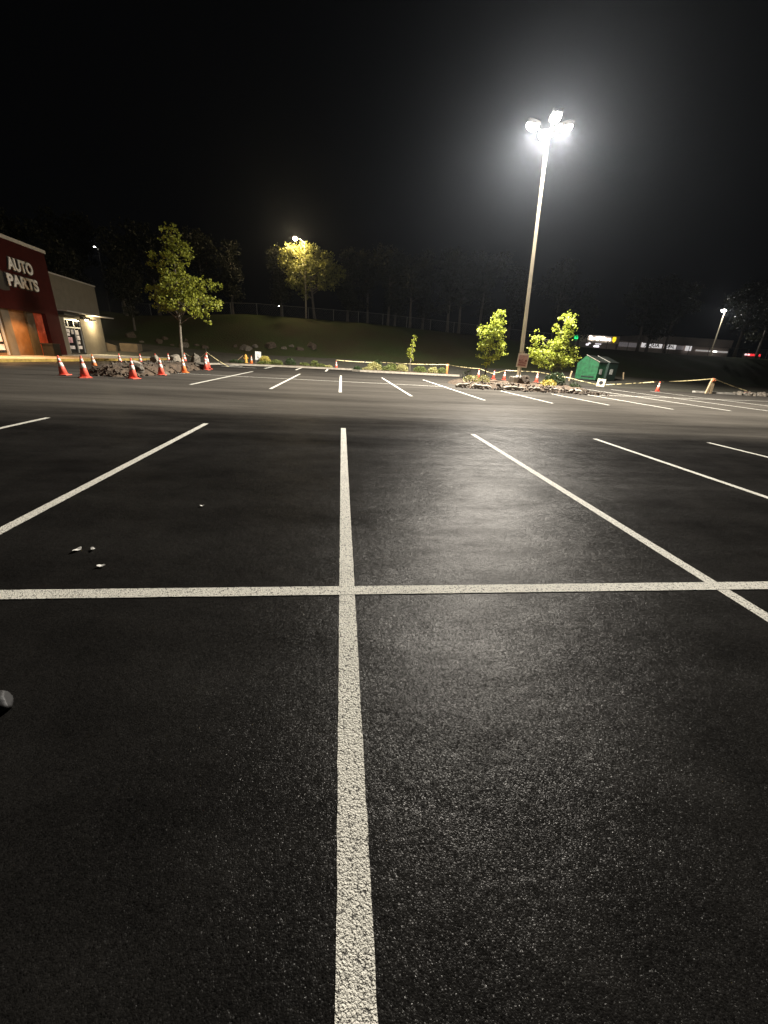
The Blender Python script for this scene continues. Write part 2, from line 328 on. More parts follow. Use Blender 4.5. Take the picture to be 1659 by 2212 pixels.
o = mb.build('far_land', M['grass']); tag(o, kind='structure')

# fresh asphalt of the lot, one thick sheet with an irregular outer edge
edge = [(-60, -30), (60, -30), (60, 25.5), (36, 27.0), (30, 28.0), (25, 29.1), (19, 30.8), (16, 32.5), (12.2, 35.2), (10.6, 36.05), (1.6, 35.85), (1.3, 38.4), (-5.9, 37.6), (-9.3, 36.2), (-16.6, 40.5), (-60, 38)]
n = len(edge); mb = MB()
mb.v = [(x, y, 0) for x, y in edge]+[(x, y, -0.06) for x, y in edge]
mb.f = [tuple(range(n))]+[(i+n, (i+1) % n+n, (i+1) % n, i) for i in range(n)]
o = mb.build('parking_lot', M['asphalt']); tag(o, kind='structure')

# painted lines
def line(x0, y0, x1, y1, z=0.003, wd=0.1, step=0.06):
    a = Vector((x0, y0)); b = Vector((x1, y1)); L = (b-a).length; d = (b-a)/L; nr = Vector((-d.y, d.x))
    k = max(2, min(int(L/step), 260)); mb = MB()
    for i in range(k+1):
        p = a+d*(L*i/k); jl = random.gauss(0, 0.0009); jr = random.gauss(0, 0.0009)
        q = p+nr*(wd/2+jl); r = p-nr*(wd/2+jr); mb.v += [(q.x, q.y, z), (r.x, r.y, z)]
    mb.f = [(2*i, 2*i+1, 2*i+3, 2*i+2) for i in range(k)]
    o = mb.build('parking_line', M['paint']); tag(o, kind='structure')
for x, y1 in ((-8.30, 8.3), (-5.62, 8.25), (-2.68, 8.19), (0.05, 8.18), (2.76, 7.98), (5.47, 7.91), (8.2, 7.9), (10.95, 7.85)):
    line(x, -3.6, x, y1, step=0.03)
line(-14, 2.21, 16, 2.16, z=0.0045, wd=0.098)
for x, y0, y1 in ((-5.85, 16.6, 28.2), (-2.75, 16.25, 28.0), (-0.04, 16.08, 28.35), (2.76, 15.78, 27.9), (5.63, 15.4, 28.05), (8.45, 15.36, 20.9), (11.05, 15.6, 20.4), (13.45, 15.0, 21.1), (16.5, 15.4, 26.9), (19.13, 15.5, 27.2), (22.3, 15.6, 27.4)):
    line(x, y0, x, y1, wd=0.12)
line(-8.6, 22.8, 5.65, 22.1, z=0.0045); line(13.8, 21.0, 27.6, 22.6, z=0.0045)
for x, y0, y1 in ((-6.0, 33.3, 37.4), (-3.6, 33.4, 37.9), (-1.25, 33.55, 38.2), (1.17, 37.6, 38.4)):
    line(x, y0, x, y1, wd=0.16)
line(-9.3, 33.4, -6.6, 33.1, wd=0.16); line(-10.2, 36.2, -8.0, 34.6, wd=0.2); line(-9.0, 33.3, -8.6, 36.0, z=0.0045, wd=0.14)

# kerbs round the planting strips
def kerb(name, pts, wd, h, m, z0=-0.05, label=None):
    mb = MB(); n = len(pts); P = [Vector(p) for p in pts]
    for i, p in enumerate(P):
        d = (P[min(i+1, n-1)]-P[max(i-1, 0)]).normalized(); nr = Vector((-d.y, d.x))
        q = p+nr*wd
        mb.v += [(p.x, p.y, z0), (p.x, p.y, h), (q.x, q.y, h), (q.x, q.y, z0)]
    for i in range(n-1):
        a, b = 4*i, 4*i+4
        mb.f += [(a, b, b+1, a+1), (a+1, b+1, b+2, a+2), (a+2, b+2, b+3, a+3)]
    mb.f += [(0, 1, 2, 3), (4*n-1, 4*n-2, 4*n-3, 4*n-4)]
    o = mb.build(name, m); tag(o, kind='structure'); return o
kerb('kerb', [(-10.8, 34.6), (-10.2, 36.3), (-9.3, 36.2), (-5.9, 37.65), (-2, 38.2), (1.25, 38.45), (1.9, 39.2)], 0.16, 0.13, M['pale_concrete'])
kerb('kerb', [(0.9, 36.3), (1.6, 35.87), (5, 35.95), (9.9, 36.1), (10.6, 36.3)], 0.17, 0.15, M['pale_concrete'])
kerb('kerb', [(27.0, 28.55), (29, 28.2), (31.5, 28.0), (37, 27.2)], 0.35, 0.12, M['concrete'])
def mound(name, poly, h, m, z0=-0.02, amp=0.08, st=0.3, seed=0):
    xs = [p[0] for p in poly]; ys = [p[1] for p in poly]
    def inside(x, y):
        c = False; n = len(poly)
        for i in range(n):
            (x1, y1), (x2, y2) = poly[i], poly[(i+1) % n]
            if (y1 > y) != (y2 > y) and x < (x2-x1)*(y-y1)/(y2-y1)+x1: c = not c
        return c
    def dist(x, y):
        d = 9; n = len(poly)
        for i in range(n):
            a = Vector(poly[i]); b = Vector(poly[(i+1) % n]); p = Vector((x, y)); t = max(0, min(1, (p-a).dot(b-a)/(b-a).length_squared))
            d = min(d, (p-a-(b-a)*t).length)
        return d if inside(x, y) else -d
    def fz(x, y):
        d = dist(x, y)
        return z0-0.15 if d < -0.3 else z0-0.1+(h+0.1)*sm((d+0.25)/0.6)+amp*noise.noise(Vector((x*1.7, y*1.7, seed)))+amp*0.6*noise.noise(Vector((x*5, y*5, seed)))
    g = grid(fr(min(xs)-0.5, max(xs)+0.5, st), fr(min(ys)-0.5, max(ys)+0.5, st), fz)
    o = g.build(name, m, smooth=True); tag(o, kind='structure'); return o, fz
_, fs1 = mound('soil', [(-10.6, 36.4), (-9.2, 36.4), (-5.9, 37.85), (1.1, 38.6), (1.2, 40.4), (-6, 40.6), (-10.6, 40)], 0.14, M['dirt'], seed=3)
_, fs2 = mound('soil', [(1.5, 36.1), (10.1, 36.3), (10.2, 39.6), (1.8, 39.4)], 0.16, M['dirt'], seed=5)
_, fil = mound('soil', [(-9.5, 18.6), (-8.9, 20.5), (-9.0, 24.5), (-8.9, 28.3), (-10.2, 31.5), (-12.6, 32.4), (-12.5, 28), (-12.4, 22.5), (-11.0, 19.0)], 0.34, M['dirt'], amp=0.12, seed=8)
_, fir = mound('soil', [(6.6, 22.0), (9, 21.7), (11.5, 21.4), (13.5, 21.2), (14.6, 22.5), (15.0, 27.4), (12.5, 28.4), (9.2, 28.2), (6.9, 26.2)], 0.24, M['dirt'], amp=0.10, seed=11)

# ---------------------------------------------------------------- plants
def leaves(mb, pts, size, rnd, droop=0.0):
    for p in pts:
        s = size*rnd.uniform(0.7, 1.3)
        n = Vector((rnd.gauss(0, 1), rnd.gauss(0, 1), rnd.gauss(0.5, 1))).normalized()
        a = n.orthogonal().normalized(); a = (Matrix.Rotation(rnd.uniform(0, 6.28), 3, n) @ a); b = n.cross(a)
        p = Vector(p)
        vs = [p-a*s*0.5, p-a*s*0.05+b*s*0.42+n*s*0.10, p+a*s*0.55, p-a*s*0.05-b*s*0.42+n*s*0.10]
        mb.add(vs, [(0, 1, 2, 3)])
def crown_pts(blobs, nclump, per, spread, rnd, shell=0.5):
    vol = [r[0]*r[1]*r[2] for _, r in blobs]; tot = sum(vol); pts = []; cl = []
    for (c, r), v in zip(blobs, vol):
        for _ in range(max(2, int(nclump*v/tot))):
            d = Vector((rnd.gauss(0, 1), rnd.gauss(0, 1), rnd.gauss(0, 1))).normalized()*(rnd.random()**(1/3)*(1-shell)+shell*rnd.uniform(0.72, 1.18))
            q = Vector((c[0]+d.x*r[0], c[1]+d.y*r[1], c[2]+d.z*r[2])); cl.append(q)
            sp = spread*rnd.uniform(0.6, 1.4)
            for _ in range(per): pts.append((q.x+rnd.gauss(0, sp), q.y+rnd.gauss(0, sp), q.z+rnd.gauss(0, sp*0.7)))
    return pts, cl
def make_tree(name, base, label, cat, lean, h_trunk, r_trunk, blobs, nclump, per, spread, leaf, lm, bm, seed, group=None, nbr=40, shell=0.5):
    """blobs relative to the base; trunk runs to the last quarter of the crown"""
    rnd = random.Random(seed); t = empty(name, base, label, cat, group)
    top = max(c[2] for c, r in blobs)
    tr = MB(); k = 9; path = []
    for i in range(k+1):
        f = i/k; path.append(Vector((lean[0]*f+0.05*math.sin(f*7+seed), lean[1]*f+0.04*math.cos(f*6), -0.1+(top+0.1)*f)))
    tr.tube(path, [r_trunk*(1.25 if i == 0 else 1)*(1-0.85*i/k) for i in range(k+1)], 8)
    tr.build('trunk', bm, t, smooth=True)
    pts, cl = crown_pts(blobs, nclump, per, spread, rnd, shell)
    br = MB()
    for q in rnd.sample(cl, min(nbr, len(cl))):
        f = max(h_trunk/top*0.9, min(0.97, (q.z-0.35*math.hypot(q.x, q.y)-0.2)/top)); i = min(k-1, int(f*k)); a = path[i].lerp(path[i+1], f*k-i)
        m1 = a.lerp(q, 0.5)+Vector((0, 0, 0.10*(q-a).length)); r0 = r_trunk*(1-0.8*f)*0.45
        br.tube([a, m1, q], [r0, r0*0.6, r0*0.2], 5)
    br.build('branch', bm, t)
    cm = MB(); leaves(cm, pts, leaf, rnd); cm.build('crown', lm, t)
    return t
# the tall maple by the broken left island
B1 = [((0.2, 0, 7.6), (0.55, 0.5, 0.7)), ((0.7, 0, 7.2), (0.6, 0.6, 0.5)), ((1.2, 0, 6.9), (0.35, 0.4, 0.5)), ((0.5, 0, 6.5), (0.9, 0.8, 0.6)), ((-0.9, 0, 6.2), (0.5, 0.5, 0.45)),
      ((0.0, 0, 5.7), (0.8, 0.8, 0.6)), ((0.9, 0, 5.2), (0.7, 0.8, 0.4)), ((1.9, -0.2, 5.0), (0.8, 0.8, 0.4)), ((2.7, 0, 5.1), (0.35, 0.4, 0.35)), ((0.2, 0, 4.7), (1.2, 1.2, 0.6)),
      ((-1.2, 0, 4.4), (0.6, 0.7, 0.45)), ((-0.6, 0, 4.0), (0.7, 0.9, 0.4)), ((1.3, 0, 4.2), (0.9, 1.0, 0.5)), ((2.3, 0, 3.9), (0.7, 0.7, 0.4)), ((0.5, -0.5, 3.7), (1.2, 1.0, 0.45)),
      ((-0.9, 0, 3.4), (0.6, 0.6, 0.25)), ((1.6, 0, 3.3), (0.8, 0.7, 0.25)), ((1.9, 0, 2.75), (0.25, 0.3, 0.15)), ((-1.6, 0, 4.55), (0.25, 0.3, 0.25))]
make_tree('maple_tree', (-11.05, 30.5, 0.12), 'tall slim green maple with a bare trunk rising among the traffic cones', 'tree', (0.35, 0, 0), 2.9, 0.105, B1, 560, 10, 0.105, 0.135, M['leaf_mid'], M['bark'], 4, nbr=70, shell=0.35)
BA = [((0.35, 0, 3.95), (0.22, 0.3, 0.35)), ((0.65, 0, 3.85), (0.18, 0.25, 0.35)), ((0.25, 0, 3.45), (0.45, 0.4, 0.4)), ((-0.6, 0, 3.0), (0.3, 0.35, 0.35)), ((0.1, 0, 2.9), (0.65, 0.5, 0.45)), ((0.5, 0, 2.8), (0.35, 0.4, 0.5)),
      ((-0.2, 0, 2.2), (0.5, 0.45, 0.45)), ((0.6, 0, 2.15), (0.4, 0.45, 0.3)), ((-0.5, 0, 2.05), (0.25, 0.3, 0.3)), ((0.75, -0.1, 1.8), (0.35, 0.4, 0.22)), ((0.35, 0, 1.55), (0.35, 0.35, 0.25)), ((-0.65, 0, 1.4), (0.15, 0.2, 0.2)), ((0.0, 0, 1.35), (0.4, 0.4, 0.3))]
make_tree('young_maple', (9.15, 25.6, 0.16), 'narrow bright green young maple standing left of the lamp pole', 'tree', (0.2, 0, 0), 1.2, 0.06, BA, 230, 10, 0.085, 0.115, M['leaf_bright'], M['dark_bark'], 9, nbr=40, shell=0.3)
BB = [((0.3, 0, 4.05), (0.6, 0.4, 0.25)), ((0.55, 0, 3.6), (0.4, 0.4, 0.4)), ((-0.3, 0, 3.45), (0.3, 0.35, 0.2)), ((0.3, 0, 3.15), (0.5, 0.4, 0.35)), ((-1.6, 0, 2.95), (0.22, 0.3, 0.3)), ((-1.3, 0, 2.6), (0.35, 0.4, 0.35)), ((-0.3, 0, 2.55), (0.5, 0.5, 0.3)),
      ((-1.5, 0, 1.95), (0.45, 0.5, 0.3)), ((0.35, 0, 2.5), (0.6, 0.6, 0.4)), ((1.2, 0, 2.2), (0.35, 0.4, 0.2)), ((-0.7, 0, 1.8), (0.7, 0.7, 0.4)), ((0.5, 0, 1.75), (0.8, 0.7, 0.35)), ((1.4, 0, 1.75), (0.35, 0.4, 0.2)), ((-0.4, 0, 1.25), (0.5, 0.5, 0.22)), ((-1.2, 0, 1.45), (0.35, 0.3, 0.2)), ((0.6, 0, 1.35), (0.7, 0.5, 0.2))]
make_tree('young_maple', (13.85, 26.1, 0.16), 'wide bright green young maple leaning two ways beside the green dumpster', 'tree', (0.2, 0, 0), 0.9, 0.065, BB, 320, 10, 0.09, 0.12, M['leaf_bright'], M['dark_bark'], 12, nbr=50, shell=0.3)
BS = [((0.25, 0, 3.0), (0.12, 0.12, 0.35)), ((0.1, 0, 2.3), (0.22, 0.2, 0.5)), ((0.0, 0, 1.6), (0.32, 0.25, 0.45)), ((-0.25, 0, 1.75), (0.18, 0.15, 0.12)), ((0.05, 0, 1.1), (0.22, 0.2, 0.25))]
make_tree('sapling', (6.3, 38.0, 0.15), 'thin upright sapling growing between the clipped shrubs of the right strip', 'tree', (0.12, 0, 0), 1.0, 0.04, BS, 60, 11, 0.07, 0.09, M['leaf_mid'], M['bark'], 15, nbr=16, shell=0.2)

def shrub(name, loc, r, label, lm, seed, n=700, leaf=0.07, group=None, flat=0.8, cat='shrub'):
    rnd = random.Random(seed); mb = MB(); t = empty(name, loc, label, cat, group)
    pts = []
    for _ in range(n):
        d = Vector((rnd.gauss(0, 1), rnd.gauss(0, 1), abs(rnd.gauss(0, 1)))).normalized()
        k = rnd.uniform(0.62, 1.03)*(1+0.16*noise.noise(d*2.3+Vector((seed, 0, 0))))
        pts.append((d.x*r[0]*k, d.y*r[1]*k, 0.02+(d.z**flat)*r[2]*k))
    leaves(mb, pts, leaf, rnd); mb.build('foliage', lm, t)
    st = MB()
    for _ in range(9):
        a = rnd.uniform(0, 6.28); st.tube([(0.03*math.cos(a), 0.03*math.sin(a), -0.08), (r[0]*0.55*math.cos(a), r[1]*0.55*math.sin(a), r[2]*0.72)], [0.018, 0.006], 5)
    st.build('stem', M['dark_bark'], t)
    return t
SH = [((-9.3, 38.2), (0.75, 0.5, 0.3), 'leaf_deep', 'low dark ground shrub around the foot of the yellow hydrant'),
      ((-7.1, 39.9), (0.52, 0.5, 0.72), 'leaf_yellow', 'round yellow green clipped shrub right of the white board'),
      ((-6.9, 38.7), (0.7, 0.45, 0.3), 'leaf_shrub', 'low green mat in front of the round yellow shrub'),
      ((-5.9, 38.9), (0.6, 0.45, 0.42), 'leaf_shrub', 'loose low shrub between the yellow shrub and the dark round one'),
      ((-4.7, 39.3), (0.55, 0.5, 0.62), 'leaf_deep', 'dark round shrub in the middle of the left planting strip'),
      ((-3.4, 39.2), (0.5, 0.4, 0.25), 'leaf_shrub', 'sparse low shrub just right of the dark round one'),
      ((-2.5, 39.3), (0.42, 0.4, 0.55), 'leaf_shrub', 'small upright shrub near the right end of the left strip'),
      ((-1.9, 39.0), (0.5, 0.35, 0.3), 'leaf_shrub', 'low trailing shrub before the end of the left strip'),
      ((-1.2, 39.1), (0.4, 0.35, 0.18), 'leaf_pale', 'lowest flat shrub, last before the lone cone with the tape'),
      ((1.5, 38.4), (0.42, 0.4, 0.5), 'leaf_deep', 'dark shrub at the left end of the right strip'),
      ((2.35, 37.2), (0.5, 0.4, 0.25), 'leaf_pale', 'low pale shrub close to the kerb of the right strip'),
      ((3.0, 37.9), (0.72, 0.6, 0.62), 'leaf_pale', 'large pale flowering shrub left of the sapling, second in the row'),
      ((3.3, 39.0), (0.6, 0.5, 0.8), 'leaf_deep', 'dark shrub rising behind the large pale flowering one'),
      ((4.2, 37.1), (0.62, 0.5, 0.42), 'leaf_shrub', 'low green shrub at the kerb between the two pale flowering ones'),
      ((4.7, 38.6), (0.55, 0.5, 0.65), 'leaf_shrub', 'green shrub standing behind the low one at the kerb'),
      ((5.5, 37.6), (0.58, 0.55, 0.62), 'leaf_pale', 'pale flowering shrub directly left of the sapling trunk'),
      ((7.2, 37.7), (0.62, 0.55, 0.56), 'leaf_shrub', 'boxy green shrub directly right of the sapling trunk'),
      ((8.4, 37.6), (0.5, 0.5, 0.52), 'leaf_pale', 'pale leafed shrub, second from the right end of the strip'),
      ((9.3, 37.7), (0.45, 0.45, 0.52), 'leaf_shrub', 'last shrub at the right end of the strip below the taped post')]
for i, ((x, y), r, lm, lb) in enumerate(SH):
    z = (fs1 if x < 1.3 else fs2)(x, y)
    shrub('shrub', (x, y, z), r, lb, M[lm], 30+i, n=int(900*max(r[0]*r[2]/0.3, 0.5)), leaf=0.075, group='shrubs in the planting strips')
# the right island's plants
shrub('flowering_plant', (7.5, 23.1, fir(7.5, 23.1)), (0.55, 0.4, 0.42), 'pale yellow flowering plant at the left end of the broken island', M['leaf_pale'], 61, n=260, leaf=0.08, cat='plant')
shrub('flowering_plant', (8.25, 23.3, fir(8.25, 23.3)), (0.4, 0.35, 0.4), 'second pale flowering plant close to the narrow maple trunk', M['leaf_pale'], 62, n=200, leaf=0.08, cat='plant')
shrub('flowering_plant', (12.35, 23.4, fir(12.35, 23.4)), (0.5, 0.4, 0.38), 'bright yellow leafed plant just right of the concrete lamp base', M['leaf_yellow'], 63, n=230, leaf=0.09, cat='plant')
shrub('dark_shrub', (13.75, 25.3, fir(13.75, 25.3)), (0.75, 0.5, 0.75), 'dark spiky shrub beneath the wide young maple', M['leaf_deep'], 64, n=900, leaf=0.09)
shrub('dark_shrub', (15.1, 25.2, fir(15.0, 25.2)), (0.5, 0.45, 0.55), 'dark thin shrub at the right end of the broken island', M['leaf_deep'], 65, n=420, leaf=0.08)
shrub('weedy_plant', (8.05, 25.8, fir(8.0, 25.8)), (0.35, 0.3, 0.75), 'sparse dark weed behind the pale flowering plants', M['leaf_deep'], 66, n=90, leaf=0.08, cat='plant')

# ---------------------------------------------------------------- rocks and rubble
def rock_mesh(seed, sub=3, rough=0.35):
    import bmesh
    bm = bmesh.new(); bmesh.ops.create_icosphere(bm, subdivisions=sub, radius=1)
    for v in bm.verts:
        d = v.co.normalized(); k = 1+rough*noise.noise(d*1.6+Vector((seed*3.1, 0, 0)))+0.5*rough*noise.noise(d*3.7+Vector((0, seed*2.3, 0)))
        # flattened facets
        for ax in (Vector((1, .3, .2)), Vector((-.5, 1, .1)), Vector((.1, -.8, .9)), Vector((-.9, -.2, .3)), Vector((.3, .2, 1))):
            a = (ax+Vector((noise.noise(Vector((seed, 1, 0))), noise.noise(Vector((seed, 0, 2))), 0))*0.6).normalized(); q = d.dot(a)*k
            if q > 0.72: k *= 0.72/q
        v.co = d*k
    me = bpy.data.meshes.new('rock'); bm.to_mesh(me); bm.free()
    return me
RM = [rock_mesh(i) for i in range(6)]
def rock(name, me, loc, sc_, rz, m, label, cat='rock', group=None, tilt=(0, 0)):
    o = bpy.data.objects.new(name, me.copy()); o.data.materials.clear(); o.data.materials.append(m); col.objects.link(o)
    o.location = loc; o.scale = sc_; o.rotation_euler = (tilt[0], tilt[1], rz); return tag(o, label, cat, group)
rr = random.Random(21)
for x, y, s in ((-12.5, 52.5, .5), (-22.8, 51.5, .9), (-21.9, 51.8, .7), (-20.9, 51.5, .8), (-19.9, 52, .6), (-18.6, 51.6, .8), (-17.4, 52, .7), (-16.2, 52.3, .6), (-24.2, 52.2, .8),
                (-11.6, 52.6, .9), (-10.4, 53.0, .8), (-9.0, 53.4, .9), (-7.6, 53.3, .7), (-6.2, 53.6, .9), (-4.8, 54, .8), (-3.4, 54.4, .8), (-21.3, 53.6, .6), (-19.2, 54, .7)):
    x += rr.uniform(-.6, .6); y += rr.uniform(-.8, 1.3); s *= rr.uniform(.45, 1.1); pale = rr.random() < .4; sx = s*rr.uniform(.7, 1.2)
    rock('boulder', RM[rr.randrange(6)], (x, y, ground(x, y)-0.12*s), (sx, s*.7, s*rr.uniform(.6, 1.0)), rr.uniform(0, 6), M['rock' if pale else 'dark_rock'], 'grey boulder half buried in the dark grassy slope', 'boulder', 'boulders on the grassy slope')
# broken concrete and boulders on the left island
LI = [((-9.35, 20.0), (.55, .35, .34), 'rock', 'large smooth boulder behind the middle orange cone, lowest on the left island'),
      ((-8.85, 21.5), (.55, .40, .26), 'rock', 'broad low boulder between two front cones of the left island'),
      ((-11.2, 26.5), (.45, .35, .5), 'pale_rock', 'pointed pale boulder left of the pair of cones'),
      ((-10.9, 28.8), (.5, .4, .55), 'pale_rock', 'tall pale boulder behind the pair of cones'),
      ((-9.9, 29.7), (.5, .4, .7), 'rock', 'dark rounded boulder right of the maple trunk'),
      ((-9.0, 27.6), (.6, .5, .35), 'rock', 'low boulder lying before the pair of taped cones'),
      ((-10.6, 22.6), (.6, .35, .3), 'pale_rock', 'flat pale concrete slab in the middle of the left island')]
for i, ((x, y), s, m, lb) in enumerate(LI):
    rock('boulder', RM[i % 6], (x, y, fil(x, y)+s[2]*.15), tuple(q*.82 for q in s), i*1.3, M[m], lb, 'boulder')
def rubble(name, poly_pts, n, smin, smax, m, fz, label, seed):
    rnd = random.Random(seed); mb = MB()
    import bmesh
    for _ in range(n):
        (x0, y0), (x1, y1) = poly_pts[rnd.randrange(len(poly_pts))]; t = rnd.random()
        x = x0+(x1-x0)*t+rnd.gauss(0, .22); y = y0+(y1-y0)*t+rnd.gauss(0, .22); s = rnd.uniform(smin, smax)
        pts = []
        Rm = Matrix.Rotation(rnd.uniform(0, 6.3), 3, Vector((rnd.gauss(0, 1), rnd.gauss(0, 1), rnd.gauss(0, 1))).normalized())
        c = Vector((x, y, max(0.0, fz(x, y))+s*.3))
        v = []
        for sx in (-1, 1):
            for sy in (-1, 1):
                for sz in (-1, 1): v.append(c+Rm @ Vector((sx*s*rnd.uniform(.3, .7), sy*s*rnd.uniform(.25, .6), sz*s*rnd.uniform(.2, .5))))
        mb.add(v, [(0, 1, 3, 2), (4, 6, 7, 5), (0, 4, 5, 1), (2, 3, 7, 6), (0, 2, 6, 4), (1, 5, 7, 3)])
    o = mb.build(name, m); tag(o, label, 'rubble', kind='stuff'); return o
rubble('rubble', [((-10.9, 21.5), (-10.7, 24.5)), ((-11.0, 23), (-10.8, 30)), ((-11.6, 26), (-11.2, 30))], 330, .03, .10, M['rock'], fil, 'pale broken concrete and stones strewn over the left island', 71)
rubble('rubble', [((-10.6, 18.8), (-9.0, 19.2)), ((-9.3, 19), (-8.9, 28)), ((-12.2, 23), (-12.2, 30))], 190, .03, .12, M['dark_rock'], fil, 'dark clods and broken asphalt along the edge of the left island', 72)
rubble('rubble', [((6.7, 22.1), (14, 21.7)), ((7, 22.4), (13.6, 22.2)), ((8.8, 22.7), (10.4, 22.9))], 170, .03, .10, M['pale_rock'], fir, 'white stones spread along the near side of the right island', 73)
rubble('rubble', [((6.8, 21.8), (10, 21.5)), ((10, 21.6), (14.3, 21.2)), ((13.0, 21.2), (14.8, 22.0))], 330, .03, .14, M['dark_rock'], fir, 'dark broken soil and brick bits along the right island edge', 74)
rubble('rubble', [((30.2, 28.3), (34, 27.8)), ((31, 29), (36, 28.5))], 120, .06, .3, M['rock'], lambda x, y: 0.0, 'broken pavement pieces heaped by the far right kerb', 75)
# broken kerb blocks along the right island
KB = [((6.75, 22.15), 0.9, 0.25, 'pale kerb block at the far left tip of the right island'), ((7.7, 21.9), 1.1, -0.05, 'long tan kerb piece under the pale flowering plants'),
      ((9.55, 21.75), 1.3, 0.03, 'long broken kerb piece below the narrow maple'), ((10.7, 21.7), 0.7, -0.2, 'short broken kerb piece left of the soil heap'),
      ((12.0, 21.65), 1.0, 0.06, 'broken kerb piece in front of the bright yellow plant'), ((13.1, 21.5), 0.9, -0.08, 'broken kerb piece nearest the right end of the island')]
for i, ((x, y), L, rz, lb) in enumerate(KB):
    mb = MB(); rnd = random.Random(i+5); k = 7
    for j in range(k+1):
        f = j/k; e = 0.03*rnd.gauss(0, 1); h = 0.24+0.02*rnd.gauss(0, 1); wq = 0.17+0.02*rnd.gauss(0, 1)
        if j in (0, k): h *= 0.7
        px = -L/2+L*f
        mb.v += [(px, -wq/2+e*.3, -0.02), (px, -wq/2+e*.3, h-.03), (px, -wq/2+.03, h), (px, wq/2, h), (px, wq/2, -0.02)]
    for j in range(k):
        a, b = 5*j, 5*j+5
        mb.f += [(a+q, b+q, b+q+1, a+q+1) for q in range(4)]
    mb.f += [(0, 1, 2, 3, 4), (5*k+4, 5*k+3, 5*k+2, 5*k+1, 5*k)]
    o = mb.build('kerb_block', M['pale_concrete'], loc=(x, y, -.03)); o.rotation_euler = (0.12*rnd.gauss(0, 1), 0.03*rnd.gauss(0, 1), rz); tag(o, lb, 'kerb block', 'broken kerb blocks of the right island')
# uprooted clump in front of the concrete base
rock('root_ball', rock_mesh(17, 4, 0.9), (11.15, 24.3, 0.45), (.42, .3, .34), 0.3, M['dark_rock'], 'dark uprooted root ball leaning on the concrete lamp base', 'root ball', tilt=(0.3, -0.5))

# ---------------------------------------------------------------- cones
def cone_proto(worn=False):
    t = empty('traffic_cone', (0, 0, 0), 'x', 'traffic cone', 'orange traffic cones with white collars')
    om = M['worn_orange'] if worn else M['orange']
    mb = MB(); mb.lathe([(0.19, 0.0), (0.19, 0.03), (0.165, 0.045), (0.14, 0.045)], 24)
    mb.box(-.185, -.185, 0, .185, .185, .028); mb.build('base', om, t)
    f = lambda z: 0.145-0.118*(z-0.04)/0.67
    mb = MB(); mb.lathe([(f(.04), .04), (f(.3), .3), (f(.5), .5), (f(.71), .71), (f(.71)*.6, .715)], 24); mb.build('cone_body', om, t, smooth=True)
    for a, b in ((.33, .48), (.535, .635)):
        mb = MB(); mb.lathe([(f(a)+.001, a), (f(a)+.005, a+.003), (f(b)+.005, b-.003), (f(b)+.001, b)], 24); mb.build('collar', M['collar'], t, smooth=True)
    mb = MB(); mb.lathe([(f(.70)+.004, .685), (.030, .70), (.028, .73), (.02, .738)], 16); mb.build('tip', om, t, smooth=True)
    return t
cp = [cone_proto(), cone_proto(True)]
CN = [(-11.39, 18.26, 0, 1.05, (0, -.10), 'orange cone leftmost in the front row, with a dented top'),
      (-10.19, 17.56, 0, 1.12, (0, 0), 'upright orange cone nearest the camera, with a dark band at its top'),
      (-12.69, 22.89, 1, 1.0, (0, -.08), 'faded cone behind the two front left ones, by the end of the shop'),
      (-13.02, 26.1, 0, 1.0, (0, -.03), 'orange cone before the brown block wall, left of the middle boulders'),
      (-8.68, 18.2, 0, 1.1, (0, -.05), 'orange cone in the front row standing against the smooth boulder'),
      (-12.78, 28.08, 0, 1.0, (0, -.04), 'orange cone in the back row above the pale rubble'),
      (-12.89, 30.55, 0, 1.0, (0, -.05), 'back row cone half hidden behind a nearer one'),
      (-8.67, 20.96, 0, 1.05, (0, -.03), 'orange cone in the front row between the island and the lot, fourth from the left'),
      (-12.88, 32.77, 0, 1.0, (0, 0), 'back row cone just left of the maple trunk'),
      (-8.54, 23.56, 1, 1.05, (0, -.02), 'faded cone standing in front of the maple trunk'),
      (-12.04, 33.7, 0, 1.1, (0, 0), 'cone directly right of the maple trunk with a thin rope at its top'),
      (-8.53, 27.27, 0, 1.05, (0, 0), 'front one of the pair of cones at the right end of the left island'),
      (-8.75, 28.3, 0, 1.35, (0, .02), 'taller rear one of the pair of cones, with a pole in its top'),
      (-8.17, 39.0, 1, .95, (0, -.05), 'faded thin cone between the yellow hydrant and the white board'),
      (-0.5, 40.0, 0, 1.0, (0, 0), 'lone orange cone between the two planting strips where the tape starts'),
      (11.88, 34.91, 0, 1.02, (0, 0), 'leftmost of the four cones behind the right island'),
      (13.35, 35.13, 0, 1.02, (0, 0), 'second of the four cones, with the sagging tape below it'),
      (13.97, 34.26, 0, 1.02, (0, 0), 'third of the four cones, just left of the lamp pole'),
      (16.33, 33.05, 0, 1.08, (0, 0), 'rightmost of the four cones, right of the lamp pole'),
      (23.47, 28.12, 0, .95, (0, 0), 'cone on the open pavement at the right, between the board and the timber post')]
for i, (x, y, k, s, tl, lb) in enumerate(CN):
    c = copy_tree(cp[k]); z = 0.0
    if y > 38.5: z = fs1(x, y) if -10.6 < x < -1 else ground(x, y)
    elif x > 11 and y > 28.1: z = -0.03 if y < 40 and (x > 20 or y > 32.9) else 0
    elif x < -12 and 22 < y < 32: z = max(0, fil(x, y)-0.02)
    c.location = (x, y, z); c.scale = (s, s, s); c.rotation_euler = (tl[0], tl[1], i*.7); c['label'] = lb
    c.name = 'traffic_cone'
for p in cp:
    for ch in kids(p): bpy.data.objects.remove(ch)
    bpy.data.objects.remove(p)
